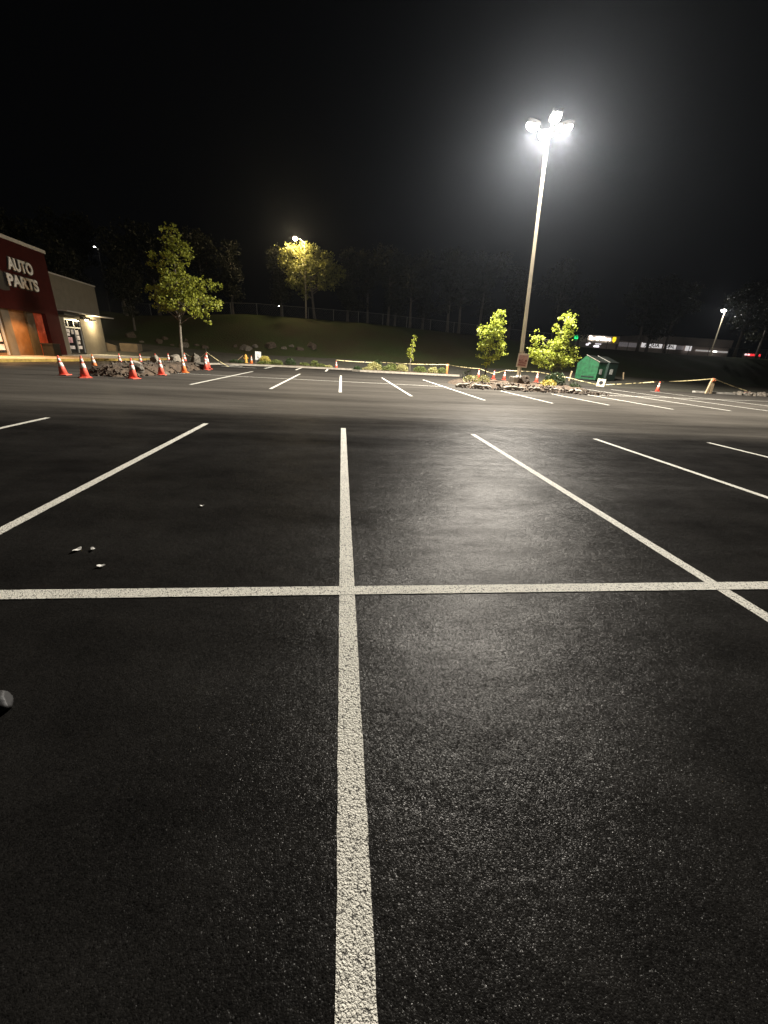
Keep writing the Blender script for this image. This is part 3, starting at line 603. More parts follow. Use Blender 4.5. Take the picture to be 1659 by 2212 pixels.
# pole in the tall cone
mb = MB(); mb.tube([(0, 0, 0.85), (0.02, 0, 1.3)], .018, 8); o = mb.build('marker_stick', M['dark'], loc=(-8.75, 28.3, 0)); tag(o, 'dark thin stick standing in the top of the tall cone', 'stick')

# ---------------------------------------------------------------- tapes
def tape(pts, sags, label, wd=0.055, cat='tape', m=None):
    mb = MB()
    for (a, b), sg in zip(zip(pts, pts[1:]), sags):
        a = Vector(a); b = Vector(b); k = 14; o = len(mb.v)
        for i in range(k+1):
            f = i/k; p = a.lerp(b, f)-Vector((0, 0, 4*sg*f*(1-f)))
            tw = 0.5*math.sin(f*5+a.x); up = Vector((0, math.sin(tw), math.cos(tw)))*wd/2
            mb.v += [tuple(p+up), tuple(p-up)]
        mb.f += [(o+2*i, o+2*i+2, o+2*i+3, o+2*i+1) for i in range(k)]
    o = mb.build('barrier_tape', m or M['tape']); return tag(o, label, cat)
tape([(-.5, 40, .78), (4.2, 40.4, .78), (9.95, 38.5, .93)], [.05, .05], 'pale yellow tape strung level behind the shrubs of the right strip')
tape([(9.95, 38.5, .93), (11.9, 34.92, .78)], [.05], 'pale tape slanting down from the end of the strip to the first cone')
tape([(11.9, 34.9, .78), (13.1, 35.1, .45), (13.97, 34.26, .77)], [.0, .04], 'pale tape sagging low between the first and third cones')
tape([(13.97, 34.26, .77), (16.33, 33.05, .80)], [.0], 'pale tape pulled tight behind the lamp pole between two cones')
tape([(16.33, 33.05, .80), (18.5, 31.8, .5), (20.5, 30.8, .12)], [.0, .02], 'pale tape running down from the right cone to the square board')
tape([(20.8, 30.7, .15), (23.3, 28.5, .62), (27.9, 28.3, 1.08)], [.02, .05], 'pale tape rising from the square board past the cone to the timber post')
tape([(27.9, 28.3, 1.08), (31.4, 28.6, .3)], [.03], 'pale tape falling from the timber post to the debris heap')
tape([(-12.0, 33.6, .85), (-10.2, 31, .62), (-8.75, 28.35, 1.05)], [.1, .1], 'thin rope looping between the maple trunk and the tall cone', wd=.03, cat='rope')
tape([(-8.73, 28.35, 1.05), (-8.1, 31.0, .1)], [.05], 'thin rope dropping from the tall cone down to the asphalt', wd=.03, cat='rope')

# ---------------------------------------------------------------- posts, boards, hydrant
t = empty('wooden_stake', (9.95, 38.5, 0.0), 'short orange tipped timber stake holding the tape at the strip end', 'stake')
mb = MB(); mb.box(-.09, -.05, 0, .09, .05, .98); mb.build('stake_post', M['worn_orange'], t)
mb = MB(); mb.box(-.14, -.06, .80, .14, -.052, .95); mb.build('tape_knot', M['tape'], t)
t = empty('timber_post', (27.85, 28.24, -0.03), 'leaning pale timber trestle with an orange rag on top', 'trestle')
for tl, x0, nm in ((.16, -.22, 'leg'), (-.06, .12, 'leg')):
    m = Matrix.Translation((x0, 0, 0)) @ Matrix.Rotation(tl, 4, 'Y'); mb = MB(); mb.box(-.09, -.05, 0, .09, .05, 1.12, m); mb.build(nm, M['wood'], t)
rg = rock_mesh(3, 3, .7); o = bpy.data.objects.new('rag', rg); rg.materials.append(M['orange_cloth']); col.objects.link(o); o.parent = t; o.location = (0, 0, 1.02); o.scale = (.17, .12, .14)
t = empty('square_board', (20.57, 30.73, -0.02), 'cream square board with a round black disc standing on the pavement', 'board')
mb = MB(); mb.box(-.29, -.04, .02, .29, .04, .60); mb.build('board_panel', M['cream_board'], t)
mb = MB(); mb.tube([(0, -.052, .31), (0, -.042, .31)], .15, 24); mb.build('disc', M['black'], t)
mb = MB(); mb.box(-.25, -.12, 0, -.18, .12, .02); mb.box(.18, -.12, 0, .25, .12, .02); mb.build('foot', M['dark'], t)
t.rotation_euler = (0, 0.06, -0.5)
for x, y, h, lb, ti in ((31.5, 43.2, .75, 'thin pale stake on the pavement right of the dumpsters', -.25), (21.5, 37.0, .9, 'thin pale stake on the pavement left of the dumpsters', .1)):
    mb = MB(); mb.box(-.05, -.03, 0, .05, .03, h); mb.box(-.08, -.04, h-.12, .08, -.031, h-.02)
    o = mb.build('marker_stake', M['wood'], loc=(x, y, ground(x, y))); o.rotation_euler = (0, ti, 0); tag(o, lb, 'stake')
# fire hydrant
t = empty('fire_hydrant', (-8.85, 40.0, 0.12), 'small yellow fire hydrant at the left end of the planting strip', 'hydrant')
mb = MB(); mb.lathe([(.16, 0), (.16, .05), (.115, .06), (.11, .5), (.145, .51), (.145, .55), (.12, .56), (.11, .64), (.06, .71), (.03, .72), (.03, .77)], 16); mb.build('barrel', M['hydrant'], t, smooth=False)
for sx in (-1, 1):
    mb = MB(); mb.tube([(sx*.09, 0, .42), (sx*.2, 0, .42)], .055, 10); mb.tube([(sx*.2, 0, .42), (sx*.22, 0, .42)], .04, 6); mb.build('hose_outlet', M['hydrant'], t)
mb = MB(); mb.tube([(0, -.09, .36), (0, -.19, .36)], .075, 12); mb.build('pumper_outlet', M['hydrant'], t)
mb = MB(); mb.tube([(-.75, 0, 0), (0, 0, .62)], .02, 6); o = mb.build('guy_wire', M['wood'], loc=(-9.1, 40.0, .12)); tag(o, 'thin slanting stake leaning on the yellow hydrant', 'stake')
t = empty('white_board', (-7.75, 40.0, 0.14), 'white upright notice board with small grey print in the left strip', 'notice board')
mb = MB(); mb.box(-.26, -.02, .30, .26, .02, 1.02); mb.build('board_panel', M['whiteboard'], t)
mb = MB()
for k, (a, b, c, d) in enumerate(((-.10, .48, .06, .60), (.13, .92, .2, .98), (-.15, .66, .15, .69), (-.12, .42, .12, .45), (-.15, .74, .1, .77))): mb.box(a, -.026, b, c, -.0205, d)
mb.build('print', M['grey_print'], t)
for sx in (-.2, .2): mb = MB(); mb.box(sx-.02, -.015, 0, sx+.02, .015, .299); mb.build('leg', M['galv'], t)
t.rotation_euler = (0, .04, .15)

# ---------------------------------------------------------------- lamp pole
def lamp_light(name, loc, power, colr, parent, size=0.12, wide=True):
    ld = bpy.data.lights.new(name, 'POINT'); ld.energy = power; ld.color = colr; ld.shadow_soft_size = size
    o = bpy.data.objects.new(name, ld); col.objects.link(o); o.location = loc
    if parent: o.parent = parent
    if wide:    # luminaire optics: little straight down, most at about 65 degrees, a little upward
        ld.use_nodes = True; nt = ld.node_tree; em = nt.nodes['Emission']
        tc = nt.nodes.new('ShaderNodeTexCoord'); sp = nt.nodes.new('ShaderNodeSeparateXYZ'); nt.links.new(tc.outputs['Normal'], sp.inputs[0])
        mr = nt.nodes.new('ShaderNodeMapRange'); mr.inputs['From Min'].default_value = -1; mr.inputs['From Max'].default_value = 1
        nt.links.new(sp.outputs['Z'], mr.inputs['Value'])
        rp = nt.nodes.new('ShaderNodeValToRGB'); cr = rp.color_ramp
        pts = [(0.0, .75), (.12, .85), (.21, 1.0), (.25, 1.0), (.298, .84), (.335, .45), (.37, .22), (.42, .12), (.5, .07), (1.0, .05)]
        cr.elements[0].position = 0; cr.elements[0].color = (.75,)*3+(1,); cr.elements[1].position = 1; cr.elements[1].color = (.05,)*3+(1,)
        for p, v in pts[1:-1]: e = cr.elements.new(p); e.color = (v, v, v, 1)
        nt.links.new(mr.outputs['Result'], rp.inputs['Fac']); nt.links.new(rp.outputs['Color'], em.inputs['Strength'])
    return o
PW = 19000
t = empty('light_pole', (11.3, 25.4, 0.0), 'tall steel pole with four glaring floodlights on a concrete base', 'light pole')
mb = MB(); mb.box(-.46, -.42, -.05, .46, .42, .56); mb.box(-.42, -.38, .56, .42, .38, .6); mb.build('concrete_base', M['concrete'], t)
top = Vector((-.62, .05, 12.55))
mb = MB(); mb.tube([Vector((0, 0, .6)).lerp(top, k/8) for k in range(9)], [.125-.055*k/8 for k in range(9)], 16); mb.build('pole', M['pole'], t, smooth=True)
mb = MB(); mb.lathe([(.22, .6), (.22, .63), (.16, .66), (.14, .72)], 16); mb.build('base_plate', M['galv'], t)
lens = emis('floodlight_lens', (1.0, .93, .80), 60)
for k in range(4):
    a = R(-8+90*k); d = Vector((math.cos(a), math.sin(a), 0)); hd = top+d*.85+Vector((0, 0, .42))
    mb = MB(); mb.tube([top+Vector((0, 0, -.1)), top+d*.3+Vector((0, 0, .1)), hd-d*.2], .04, 8); mb.build('arm', M['galv'], t, smooth=True)
    rot = Matrix.Translation(hd) @ Matrix.Rotation(a, 4, 'Z') @ Matrix.Rotation(R(-12), 4, 'Y')
    mb = MB(); mb.box(-.30, -.25, -.02, .36, .25, .13, rot); mb.box(-.2, -.15, .13, .26, .15, .2, rot); f = mb.build('floodlight', M['dark'], t)
    # drop lens: a shallow glowing bowl
    mb = MB(); n_ = 14; rings = [(1, -.021), (.93, -.10), (.7, -.155), (.35, -.18)]
    for rr_, z in rings:
        for q in range(n_):
            th = 2*math.pi*q/n_; mb.v.append(tuple(rot @ Vector((.03+.32*rr_*math.cos(th), .26*rr_*math.sin(th), z))))
    for i in range(3):
        for q in range(n_): mb.f.append((i*n_+q, (i+1)*n_+q, (i+1)*n_+(q+1) % n_, i*n_+(q+1) % n_))
    mb.f.append(tuple(3*n_+q for q in range(n_))); mb.build('lens', lens, f, smooth=True)
    lamp_light('flood_lamp', tuple(hd+Vector((0, 0, -.30))), PW, (1.0, .94, .85), t)
# parking sign on its own post in front of the pole
t = empty('parking_sign', (11.02, 24.75, 0.2), 'faded pink and white sign with dark red lettering before the light pole', 'sign')
mb = MB(); mb.box(-.03, -.02, 0, .03, .02, 1.9); mb.build('post', M['pole_dark'], t)
mb = MB(); mb.box(-.32, -.045, .98, .32, -.03, 1.78); mb.build('sign_plate', M['sign_white'], t)
mb = MB(); mb.box(-.25, -.048, 1.04, .27, -.0455, 1.68); mb.build('sign_field', M['sign_pink'], t)
def text_obj(name, body, m, parent, mtx, size, ext=0.01, cond=1.0, bold=0.0, space=1.0):
    cu = bpy.data.curves.new(name, 'FONT'); cu.body = body; cu.size = size; cu.extrude = ext; cu.offset = bold; cu.align_x = 'CENTER'; cu.align_y = 'CENTER'; cu.space_character = space
    tmp = bpy.data.objects.new(name+'_tmp', cu); col.objects.link(tmp)
    dg = bpy.context.evaluated_depsgraph_get(); me = bpy.data.meshes.new_from_object(tmp.evaluated_get(dg)); me.name = name
    bpy.data.objects.remove(tmp); me.materials.clear(); me.materials.append(m)
    o = bpy.data.objects.new(name, me); col.objects.link(o)
    if parent: o.parent = parent
    o.matrix_local = mtx @ Matrix.Diagonal((cond, 1, 1, 1)); return o
FRONT = Matrix.Rotation(R(90), 4, 'X')
mb = MB()
for a, b, c, d in ((-.20, 1.36, -.165, 1.44), (-.21, 1.32, .02, 1.36), (.14, 1.34, .25, 1.41), (-.2, 1.22, .22, 1.245), (-.1, 1.41, .05, 1.425), (-.22, 1.10, .2, 1.135), (-.19, 1.26, .1, 1.28), (.05, 1.3, .2, 1.315)): mb.box(a, -.0505, b, c, -.0483, d)
mb.build('lettering', M['sign_red'], t)
t.rotation_euler = (0, .05, -.35)

# ---------------------------------------------------------------- dumpsters
def dumpster(loc, rz, wx, dy, hb, hr, body, label, dec):
    t = empty('dumpster', loc, label, 'dumpster', None, rz)
    mb = MB(); P = [(-wx/2, 0), (wx/2, 0), (wx/2*1.04, hb), (0.0-.15*wx, hr), (-wx/2*1.04, hb*.92)]
    n = len(P); mb.v = [(x, 0, z+.08) for x, z in P]+[(x, dy, z+.08) for x, z in P]
    mb.f = [tuple(range(n)), tuple(range(2*n-1, n-1, -1))]+[(i, i+n, (i+1) % n+n, (i+1) % n) for i in range(n)]
    mb.build('body', body, t)
    mb = MB(); mb.box(-wx*.2, -.08, .36, wx*.40, -.002, .46); mb.box(-wx/2-.01, -.03, .09, wx/2+.01, -.002, .17); mb.build('fork_pocket', M['shade_green'], t)
    mb = MB()  # lid over the right roof slope
    A = Vector((-.15*wx, 0, hr+.08)); Bv = Vector((wx/2*1.07, 0, hb+.05)); nn = Vector((-(Bv-A).z, 0, (Bv-A).x)).normalized()*.05
    vs_ = [A+Vector((0, -.05, 0))+nn*.1, Bv+Vector((0, -.05, 0))+nn*.1, Bv+Vector((0, dy+.05, 0))+nn*.1, A+Vector((0, dy+.05, 0))+nn*.1]
    mb.add(vs_+[v+nn for v in vs_], [(3, 2, 1, 0), (4, 5, 6, 7), (0, 1, 5, 4), (1, 2, 6, 5), (2, 3, 7, 6), (3, 0, 4, 7)]); mb.build('lid', M['lid'], t)
    mb = MB(); mb.tube([A+Vector((0, -.06, .07)), Bv+Vector((.02, -.06, .07))], .03, 6); mb.build('rim', M['pale_concrete'] if dec else M['galv'], t)
    mb = MB(); mb.box(wx*.515+.012, dy*.25, .65, wx*.515+.02, dy*.55, 1.15); mb.build('decal', M['decal'], t)
    for x in (-wx*.4, wx*.4):
        for y in (.15, dy-.15): mb = MB(); mb.tube([(x-.03, y, .06), (x+.03, y, .06)], .06, 10); mb.build('wheel', M['black'], t)
    return t
DA = R(-56); DX = Vector((math.cos(DA), math.sin(DA), 0)); DY = Vector((-math.sin(DA), math.cos(DA), 0))
p1 = Vector((24.2, 38.85, 0)); p2 = p1+DY*1.9+DX*.25
dumpster((p1.x, p1.y, ground(p1.x+.5, p1.y)-.03), DA, 2.05, 1.8, 1.66, 2.25, M['green_steel'], 'bright green steel dumpster with a peaked end, front one of the two', True)
dumpster((p2.x, p2.y, ground(p2.x+.5, p2.y)-.03), DA-R(6), 2.0, 1.75, 1.66, 2.2, M['shade_green'], 'green dumpster coloured darker for its shaded side, with a pale sticker, behind the bright one', False)

# ---------------------------------------------------------------- chain link fence on the crest
t = empty('chain_link_fence', (0, 65.6, 0), 'low chain link fence along the top of the dark grass slope', 'fence')
xs = fr(-31, 88, 3.7); FY = 0.0
for x in xs:
    z = ground(x, 65.6); mb = MB(); mb.tube([(x, 0, z-.2), (x, 0, z+1.5)], .045, 8); mb.build('post', M['fence_steel'], t)
mb = MB()
for a, b in zip(xs, xs[1:]): mb.tube([(a, 0, ground(a, 65.6)+1.47), (b, 0, ground(b, 65.6)+1.47)], .022, 6, cap=False)
mb.build('top_rail', M['fence_steel'], t)
mb = MB()
for a, b in zip(xs, xs[1:]):
    k = 12
    for q in range(k):
        for dr in (0, 1):
            f0, f1 = q/k, (q+4)/k
            if f1 > 1: f1 = 1
            x0, x1 = a+(b-a)*f0, a+(b-a)*f1; za, zb_ = (.05, .05+1.4*(f1-f0)/(4/k)) if dr == 0 else (1.45, 1.45-1.4*(f1-f0)/(4/k))
            mb.tube([(x0, 0, ground(x0, 65.6)+za), (x1, 0, ground(x1, 65.6)+zb_)], .006, 3, cap=False)
mb.build('wire_mesh', M['fence_steel'], t)

# ---------------------------------------------------------------- trees beyond the fence
def big_tree(kind, seed, lm, label, h, wcrown, hc, group='dark trees beyond the fence', name='tree'):
    rnd = random.Random(seed); blobs = []
    for _ in range(9):
        a = rnd.uniform(0, 6.28); r = rnd.uniform(0, .55)*wcrown; z = rnd.uniform(hc, h-1.2)
        blobs.append(((r*math.cos(a), r*math.sin(a), z), (rnd.uniform(.3, .5)*wcrown, rnd.uniform(.3, .5)*wcrown, rnd.uniform(.9, 1.7))))
    return make_tree(name, (0, 0, 0), label, 'tree', (rnd.uniform(-.8, .8), 0, 0), hc, .26, blobs, 300, 12, .38, .34, lm, M['dark_bark'], seed, group, nbr=36, shell=.3)
protos = [big_tree(k, 100+k, M['leaf_dark'], 'dark leafy tree beyond the chain link fence', (13.5, 12, 14.5)[k], (4.2, 3.6, 4.6)[k], (4.0, 3.6, 5.0)[k]) for k in range(3)]
TX = [(-36, 66, 0, .95), (-29.5, 63, 2, .85), (-26.3, 66, 1, .95), (-20.5, 68, 0, .9), (-16.2, 67, 1, .8), (-9.4, 69, 1, .8), (0.9, 69, 1, .85), (4.2, 72, 0, .9), (7.3, 68.5, 0, .9), (8.6, 70, 1, .8), (10.6, 67, 2, .85), (13.6, 72, 1, 1), (16.9, 68, 0, .95), (18.6, 67.2, 2, .9), (22.4, 68.5, 0, 1), (28.5, 71, 1, .95), (34.9, 68, 0, 1), (42, 72, 1, .9), (51, 68.5, 2, .95), (53.6, 69.5, 1, 1), (57.8, 70.5, 0, .95), (69.5, 68, 2, 1), (76, 70, 0, 1.05), (84, 72, 1, 1)]
for i, (x, y, k, s) in enumerate(TX):
    c = copy_tree(protos[k]) if i >= 3 else None
    if c is None: continue
    c.location = (x, y, ground(x, y)-.1); c.scale = (s, s, s); c.rotation_euler = (0, 0, i*2.4)
for k in range(3):
    x, y, _, s = TX[k]; c = protos[k]; c.location = (x, y, ground(x, y)-.1); c.scale = (s, s, s)
BY = [((-3.6, 0, 8.6), (1.0, 1.0, .8)), ((-2.2, 0, 9.0), (1.6, 1.5, .9)), ((-.4, 0, 8.7), (1.7, 1.6, 1.0)), ((1.4, .3, 8.0), (1.4, 1.5, 1.1)), ((-3.4, 0, 7.2), (1.3, 1.3, 1.2)), ((-1.6, 0, 7.0), (1.8, 1.8, 1.3)), ((.8, 0, 6.7), (1.7, 1.7, 1.2)), ((3.0, .5, 6.5), (1.5, 1.5, 1.3)), ((-3.0, 0, 5.2), (1.1, 1.3, 1.2)), ((-1.0, 0, 5.0), (1.4, 1.5, .9)), ((1.8, .3, 5.0), (1.6, 1.5, .9)), ((-1.7, 0, 3.6), (.9, 1, .8))]
make_tree('tree', (-4.2, 67, ground(-4, 67)-.1), 'round tree lit golden by the street lamp beside its top', 'tree', (-.6, 0, 0), 3.2, .22, BY, 420, 13, .3, .28, M['leaf_lamplit'], M['dark_bark'], 77, nbr=50, shell=.4)
# shrubby evergreen mass left, behind the shop
for i, (x, y, s, lb) in enumerate(((-25.5, 56, .55, 'bushy dark tree right behind the end of the shop'), (-33, 56, .8, 'tall dark tree rising above the shop roof'), (-40, 60, .9, 'tall dark tree farthest left above the shop roof'))):
    c = copy_tree(protos[i]); c.location = (x, y, ground(x, y)-.1); c.scale = (s, s, s); c['label'] = lb; del c['group']

# street lamps in the distance
def far_lamp(loc, h, label, colr, power, headr, arm=1.2, lean=0.0, es=60, pm=M['pole']):
    t = empty('street_lamp', loc, label, 'street lamp')
    mb = MB(); mb.tube([(lean, 0, 0), (0, 0, h)], [.13, .08], 10); mb.build('pole', pm, t)
    mb = MB(); mb.tube([(0, 0, h-.1), (-arm*.5, -.2, h+.25), (-arm, -.4, h+.3)], .045, 8); mb.build('arm', M['galv'], t)
    mb = MB(); mb.box(-arm-.3, -.55, h+.3, -arm+.2, -.25, h+.45); hd = mb.build('lamp_head', M['dark'], t)
    mb = MB(); mb.lathe([(.02, -headr), (headr*.8, -headr*.6), (headr, -.1), (headr*.7, 0)], 14, (-arm-.05, -.4, h+.3)); mb.build('lens', emis('street_lamp_glow', colr, es), hd, smooth=True)
    lamp_light('street_light', (-arm-.05, -.4-headr-.25, h+.1), power, colr, t, .15, wide=False)
    return t
far_lamp((-5.4, 66.6, ground(-5.4, 66.6)), 9.85, 'street lamp with warm glow half hidden at the top of the golden tree', (1.0, .78, .45), 3800, .38, es=30)
far_lamp((71.4, 75, ground(71.4, 75)), 8.1, 'white street lamp on a tall pole above the far shops at the right', (1, .97, .9), 1500, .42, arm=.6, lean=.0, es=50)
far_lamp((-52, 104, 3.8), 15.6, 'tiny distant white lamp high above the end of the shop', (1, 1, .95), 60, .22, arm=.4, es=30, pm=M['dark'])
far_lamp((-12.2, 90, 3.9), 5.4, 'tiny distant white lamp seen low between the tree trunks', (1, .95, .85), 40, .16, arm=.4, es=30)

# ---------------------------------------------------------------- auto parts shop, left
FO = Vector((-22.38, 39.65, 0)); FD = Vector((-0.092, 0.9958, 0)).normalized(); FN = Vector((FD.y, -FD.x, 0))
SHOP = Matrix(((FD.x, FN.x, 0, FO.x), (FD.y, FN.y, 0, FO.y), (0, 0, 1, 0), (0, 0, 0, 1)))   # local x along the front, y outwards (towards the lot)
def shop_root(name, label, cat):
    t = empty(name, (0, 0, 0), label, cat); t.matrix_world = SHOP; return t
def flip(mb): mb.f = [f[::-1] for f in mb.f]; return mb   # the shop frame mirrors: turn the faces outwards
t = shop_root('auto_parts_shop', 'dark red auto parts shop with white lettering and a beige wing', 'shop')
def sb(name, m, *boxes, par=t):
    mb = MB()
    for b in boxes: mb.box(*b)
    return flip(mb).build(name, m, par)
sb('red_wall', M['red_wall'], (-40, -14, 3.0, -3.5, .12, 7.1), (-5.2, -14, .0, -3.5, .12, 3.0))
sb('coping', M['cap'], (-40.1, -14.1, 7.1, -3.4, .2, 7.32))
sb('beige_wall', M['beige'], (-3.5, -14, 3.36, 3.9, 0, 5.9), (-.05, -14, .0, 3.9, 0, 3.36), (-3.5, -14, 2.95, -.05, 0, 3.36), (-3.5, -14, 0, -2.6, 0, 2.95))
sb('coping', M['cap'], (-3.38, -14.1, 5.9, 4.0, .06, 6.0))
sb('entrance_wall', M['brown'], (-40, -1.2, .0, -5.2, -.3, 3.0))
sb('beige_pillar', M['beige'], (-9.5, -.31, .1, -8.75, -.18, 2.99)); sb('beige_pillar', M['beige'], (-7.0, -.31, .1, -6.15, -.18, 2.99)); sb('red_panel', M['orange_wall'], (-6.15, -.31, .1, -5.21, -.15, 2.99))
wn_ = sb('shop_window', M['dark'], (-16, -.5, .2, -9.6, -.3, 2.9)); sb('pane', M['glass'], (-15.9, -.3, .35, -9.75, -.28, 2.8), par=wn_)
sb('mullion', M['alu'], (-9.8, -.3, .2, -9.68, -.2, 2.9), (-11.4, -.3, .2, -11.3, -.2, 2.9), (-13, -.3, .2, -12.9, -.2, 2.9), par=wn_)
sb('poster', M['poster'], (-10.7, -.275, 1.0, -9.95, -.27, 1.5), (-10.8, -.275, 2.0, -10.1, -.27, 2.6), (-10.6, -.275, .5, -9.9, -.27, .85), par=wn_)
# canopy over the wing door with its thin gutter sticking out past the corner
sb('canopy', M['cap'], (-3.4, 0.02, 3.36, 4.9, .75, 3.44))
sb('shade_block', M['dark'], (-3.4, 0.05, 3.1, -1.1, .5, 3.355))  # dark block added to stand for the shadowed area over the door
# glazed door
dr = sb('shop_door', M['dark'], (-2.6, -.25, .15, -.05, -.12, 2.95)); sb('pane', M['glass'], (-2.52, -.12, .25, -.12, -.10, 2.88), par=dr)
sb('door_frame', M['alu'], (-2.55, -.1, 2.78, -.1, -.04, 2.86), (-2.5, -.1, 2.2, -.1, -.04, 2.3), (-2.1, -.1, 2.2, -2.02, -.04, 2.86), (-1.2, -.1, .3, -1.12, -.04, 2.86), (-2.55, -.1, .3, -2.48, -.04, 2.86), (-.14, -.1, .3, -.08, -.04, 2.86), par=dr)
for bx, mm in (((-2.42, 1.85, -1.9, 2.12), 'poster'), ((-2.45, 1.6, -2.0, 1.8), 'poster'), ((-2.4, 1.08, -1.75, 1.5), 'pink_poster'), ((-1.7, 1.75, -1.3, 2.1), 'poster'), ((-1.05, 1.72, -.55, 2.08), 'poster'), ((-.95, 1.3, -.5, 1.65), 'poster'), ((-1.0, .98, -.6, 1.2), 'poster'), ((-2.35, .6, -1.6, .85), 'poster'), ((-1.05, .6, -.4, .85), 'poster')):
    sb('poster', M[mm], (bx[0], -.1, bx[1], bx[2], -.093, bx[3]), par=dr)
# gooseneck wall light: dark curved shade and glowing bulb
wl = sb('wall_light', M['dark'], (.0, 0.02, 2.98, 1.2, .3, 3.2), (.2, .3, 2.92, 1.45, .62, 3.06))
mb = MB(); mb.lathe([(.02, -.09), (.1, -.06), (.12, 0), (.08, .03)], 12, (.05, .45, 2.95)); flip(mb).build('bulb', emis('wall_light_glow', (1, .82, .5), 25), wl)
# lettering
LT = Matrix(((1, 0, 0, 0), (0, 0, 1, .16), (0, 1, 0, 0), (0, 0, 0, 1)))
def shop_text(body, s0, s1, z0, z1, m, depth, name, boldness):
    o = text_obj(name, body, m, t, Matrix.Identity(4), 1.0, ext=.02, bold=boldness)
    xs_ = [v.co.x for v in o.data.vertices]; ys_ = [v.co.y for v in o.data.vertices]
    kx = (s1-s0)/(max(xs_)-min(xs_)); ky = (z1-z0)/(max(ys_)-min(ys_))
    for v in o.data.vertices:
        x, y, z = v.co; v.co = (s0+(x-min(xs_))*kx, depth+z, z0+(y-min(ys_))*ky)
    return o
shop_text('AUTO', -8.25, -5.65, 5.36, 6.1, M['letter'], .22, 'lettering', .035)
shop_text('PARTS', -8.65, -5.45, 4.38, 5.1, M['letter'], .22, 'lettering', .035)
shop_text('AUTO', -8.3, -5.58, 5.30, 6.15, M['dark'], .13, 'letter_backing', .075)
shop_text('PARTS', -8.7, -5.36, 4.32, 5.16, M['dark'], .13, 'letter_backing', .075)
# edge of the flag emblem left of the letters
mb = MB(); k = 16
for i in range(k+1):
    f = i/k; x = -12.5+4.0*f; mb.v += [(x, .122, 4.75+.25*math.sin(f*6)-.55*(f if f > .6 else .6)), (x, .122, 5.75+.2*math.sin(f*6)-.9*max(0, f-.75)*3)]
mb.f = [(2*i, 2*i+2, 2*i+3, 2*i+1) for i in range(k)]; mb.build('flag_emblem', M['dark'], t)
lamp_light('wall_lamp', tuple(SHOP @ Vector((1.75, .62, 2.8))), 520, (1, .82, .50), None, .05, wide=False)
for s_, pw in ((-12.0, 1300), (-8.2, 320)):   # downlights in front of the entrance
    ld = bpy.data.lights.new('entrance_downlight', 'SPOT'); ld.energy = pw; ld.color = (1, .52, .2); ld.spot_size = R(150); ld.spot_blend = .5; ld.shadow_soft_size = .08
    o = bpy.data.objects.new('entrance_downlight', ld); col.objects.link(o); o.location = SHOP @ Vector((s_, 1.1, 2.85))
# pavement in front of the shop
mb = MB(); pv = [(-21.5, 10), (-18.9, 25.7), (-15.9, 41.2), (-16.6, 43.5), (-22.5, 44)]+[(-24, 44), (-24, 10)]; n = len(pv)
mb.v = [(x, y, -.04) for x, y in pv]+[(x, y, .16) for x, y in pv]; mb.f = [tuple(range(n, 2*n))]+[(i, (i+1) % n, (i+1) % n+n, i+n) for i in range(n)]
o = mb.build('pavement', M['concrete']); tag(o, kind='structure')
kerb('kerb', [(-21.25, 10), (-18.65, 25.7), (-15.68, 41.1), (-16.5, 43.6)], .24, .165, M['yellow_kerb'])
# litter bin
bn = shop_root('litter_bin', 'squat black litter bin beside the bright red shop panel', 'litter bin')
mb = MB(); mb.box(-7.1, .35, .16, -6.2, 1.05, .92); mb.box(-7.15, .3, .92, -6.15, 1.1, 1.0); flip(mb).build('body', M['black'], bn)
# brown enclosure beyond the shop
mb = MB(); mb.box(-22.0, 44.6, -.1, -20.35, 45.6, 1.22); o = mb.build('block_wall', M['tan_block']); tag(o, 'low brown block enclosure standing past the end of the shop', 'wall')
mb = MB(); mb.add([(-25.5, 44.0, 0), (-22.2, 44.2, 0), (-22.2, 44.2, .95), (-25.5, 44.0, 1.9), (-25.5, 44.25, 0), (-22.2, 44.45, 0), (-22.2, 44.45, .95), (-25.5, 44.25, 1.9)], [(0, 1, 2, 3), (7, 6, 5, 4), (0, 4, 5, 1), (1, 5, 6, 2), (2, 6, 7, 3), (3, 7, 4, 0)])
o = mb.build('ramp_wall', M['tan_block']); tag(o, 'short sloping brown wall joining the shop corner', 'wall')

# ---------------------------------------------------------------- shops across the road, right
t = empty('parcel_shop', (57.5, 100, 3.9), 'low far shop with a white lit sign and a yellow shield', 'shop')
mb = MB(); mb.box(0, 0, 0, 11, 10, 3.1); mb.build('wall', M['shop_wall'], t)
mb = MB(); mb.box(-.1, -.6, 3.1, 11.1, 10, 4.75); mb.build('fascia', M['shop_band'], t)
o = text_obj('sign_lettering', 'The UPS Store', emis('white_sign_glow', (1, .98, .92), 6), t, Matrix.Translation((5.9, -.72, 4.02)) @ FRONT, 1.05, .05, .92, .02)
mb = MB(); sh = [(-.42, .5), (0, .62), (.42, .5), (.42, -.1), (.25, -.45), (0, -.62), (-.25, -.45), (-.42, -.1)]; n = len(sh)
mb.v = [(9.75+x, -.70, 3.98+z) for x, z in sh]+[(9.75+x, -.62, 3.98+z) for x, z in sh]; mb.f = [tuple(range(n))[::-1], tuple(range(n, 2*n))]+[(i, (i+1) % n, (i+1) % n+n, i+n) for i in range(n)]
mb.build('shield', emis('yellow_sign_glow', (1, .72, .02), 1.6), t)
for i, (a, b, c, d, s) in enumerate(((3.0, 2.45, 3.7, 2.7, 3), (5.2, 2.15, 6.5, 2.45, 4), (5.4, 2.75, 7.0, 2.95, 1.0), (3.6, 2.8, 4.1, 3.0, 2.2))):
    mb = MB(); mb.box(a, -.06, b, c, -.02, d); mb.build('lit_window', emis('window_glow', (.95, .92, 1.0), s), t)
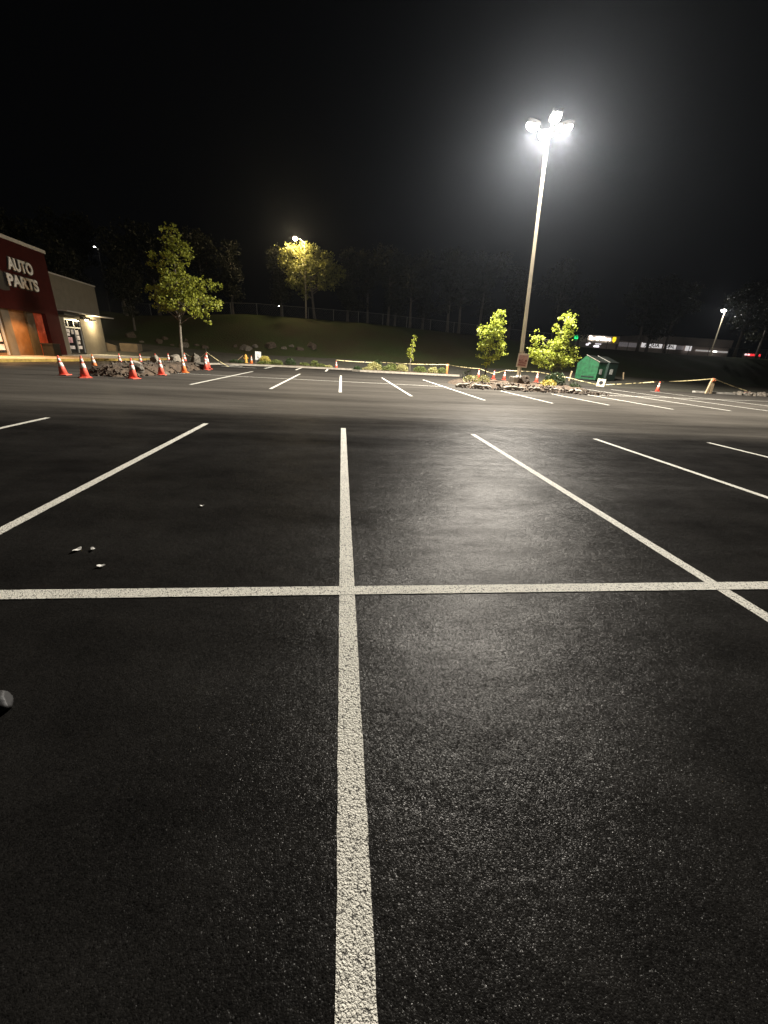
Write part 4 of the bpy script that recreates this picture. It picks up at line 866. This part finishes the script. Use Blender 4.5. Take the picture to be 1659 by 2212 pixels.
mb = MB(); mb.box(56.75, 99.2, 7.55, 57.6, 99.4, 8.2); o = mb.build('green_sign', emis('green_sign_glow', (.02, .9, .25), 1.6)); tag(o, 'small glowing green sign beside the wide young maple', 'sign')
t = empty('long_shop', (69, 100, 3.9), 'long low dark shop behind the trees with lit window posters', 'shop')
mb = MB(); mb.box(0, .0, 0, 31, 12, 3.9); mb.box(6.5, -.5, 3.7, 31, 12, 5.6); mb.build('wall', M['shop_wall'], t)
pg = emis('poster_glow', (1, .96, .95), .65); pd = emis('dim_window_glow', (.55, .5, .52), .14)
mb = MB(); mb.box(6.3, -.08, 2.75, 12.0, -.03, 3.85); mb.build('lit_poster', pg, t)
mb = MB(); mb.box(12.6, -.08, 2.7, 15.9, -.03, 3.75); mb.build('lit_poster', pg, t)
mb = MB(); mb.box(18.2, -.56, 2.55, 19.9, -.51, 3.65); mb.build('lit_poster', pg, t)
mb = MB(); mb.box(.2, -.08, 2.6, 5.8, -.03, 3.6); mb.build('window', pd, t)
mb = MB(); mb.box(16.1, -.08, 2.7, 18.0, -.03, 3.6); mb.build('window', pd, t)
mb = MB(); mb.box(21.2, -.56, 2.55, 30.4, -.51, 2.95); mb.build('lit_strip', emis('strip_glow', (1, .93, .88), .32), t)
mb = MB(); mb.box(26.2, -.75, 2.55, 27.1, -.6, 2.9); mb.build('wall_light', emis('far_wall_light', (1, 1, .95), 3), t)
text_obj('poster_lettering', 'AQUA', M['dark'], t, Matrix.Translation((9.2, -.1, 3.28)) @ FRONT, 1.15, .01, 1.25, .03)
text_obj('poster_lettering', 'OPAL', M['dark'], t, Matrix.Translation((14.2, -.1, 3.22)) @ FRONT, 1.05, .01, 1.0, .03)
t = empty('red_sign', (104.9, 100, 3.9), 'small glowing red and white sign at the far right of the shops', 'sign')
mb = MB(); mb.box(0, 0, 0, 5, .4, 2.9); mb.build('sign_wall', M['shop_wall'], t)
rg_ = emis('red_sign_glow', (1, .04, .05), 1.6); mb = MB()
for i in range(7): mb.box(.6+i*.62, -.06, 2.35-(i % 3)*.05, 1.0+i*.62, -.02, 2.75)
mb.box(.5, -.05, 2.3, 4.9, -.01, 2.38); mb.build('lettering', rg_, t)
mb = MB(); mb.box(.1, -.08, 2.35, 1.6, -.065, 2.7); mb.build('white_mark', emis('white_mark_glow', (1, .8, .8), 1.5), t)

# ---------------------------------------------------------------- small things on the near asphalt
for i, (x, y, s, lb) in enumerate(((-1.33, 3.67, .016, 'single white petal on the asphalt near the left stall line'), (-1.92, 2.76, .026, 'largest white petal, left one of the near pair'), (-1.82, 2.77, .017, 'small white petal, right one of the near pair'), (-1.63, 2.52, .02, 'white curled petal just beyond the cross line'))):
    mb = MB(); k = 9; pts_ = [(s*1.3*math.cos(a)*(1+.2*math.sin(3*a)), s*.75*math.sin(a), .006+.010*abs(math.cos(a))) for a in [2*math.pi*q/k for q in range(k)]]
    mb.v = [(0, 0, .008)]+pts_+[(p[0], p[1], p[2]-.003) for p in pts_]+[(0, 0, .004)]
    mb.f = [(0, 1+q, 1+(q+1) % k) for q in range(k)]+[(1+q, 1+k+q, 1+k+(q+1) % k, 1+(q+1) % k) for q in range(k)]+[(2*k+1, 1+k+(q+1) % k, 1+k+q) for q in range(k)]
    o = mb.build('petal', M['petal'], loc=(x, y, 0.001)); o.rotation_euler = (0, 0, .3+i); tag(o, lb, 'petal')
sk = rock_mesh(11, 4, .25); sk.materials.append(mat('grey_rubber', (.013, .012, .012), .6, .3, 12)); o = bpy.data.objects.new('rubber_lump', sk); col.objects.link(o)
o.location = (-1.455, 1.35, .03); o.scale = (.11, .06, .055); o.rotation_euler = (0, 0, .1); tag(o, 'black rounded rubbery lump on the asphalt at the left edge', 'lump')
for p in sk.polygons: p.use_smooth = True
mb = MB(); mb.box(-.28, -.05, 0, .28, .05, .07); mb.box(-.1, -.2, .07, .4, .2, .18, Matrix.Rotation(.5, 4, 'Z'))
o = mb.build('debris', M['rust'], loc=(31.2, 28.3, .05)); tag(o, 'rusty red crate piece lying by the debris heap', 'debris')

# ---------------------------------------------------------------- night haze, put in for a glow round the lamps
mb = MB(); mb.box(-140, -40, -1.2, 150, 140, 24)
hz = mb.build('haze', None) if False else None
me = bpy.data.meshes.new('haze'); me.from_pydata(mb.v, [], mb.f); hm = bpy.data.materials.new('glow_haze'); hm.use_nodes = True
nt = hm.node_tree; nt.nodes.remove(nt.nodes['Principled BSDF']); pvn = nt.nodes.new('ShaderNodeVolumePrincipled')
pvn.inputs['Color'].default_value = (.80, .88, 1.0, 1); pvn.inputs['Density'].default_value = 0.00017; pvn.inputs['Anisotropy'].default_value = 0.86
nt.links.new(pvn.outputs[0], nt.nodes['Material Output'].inputs['Volume']); me.materials.append(hm)
o = bpy.data.objects.new('haze', me); col.objects.link(o); tag(o, 'thin night haze added for the glow around the floodlights', 'haze', kind='stuff')
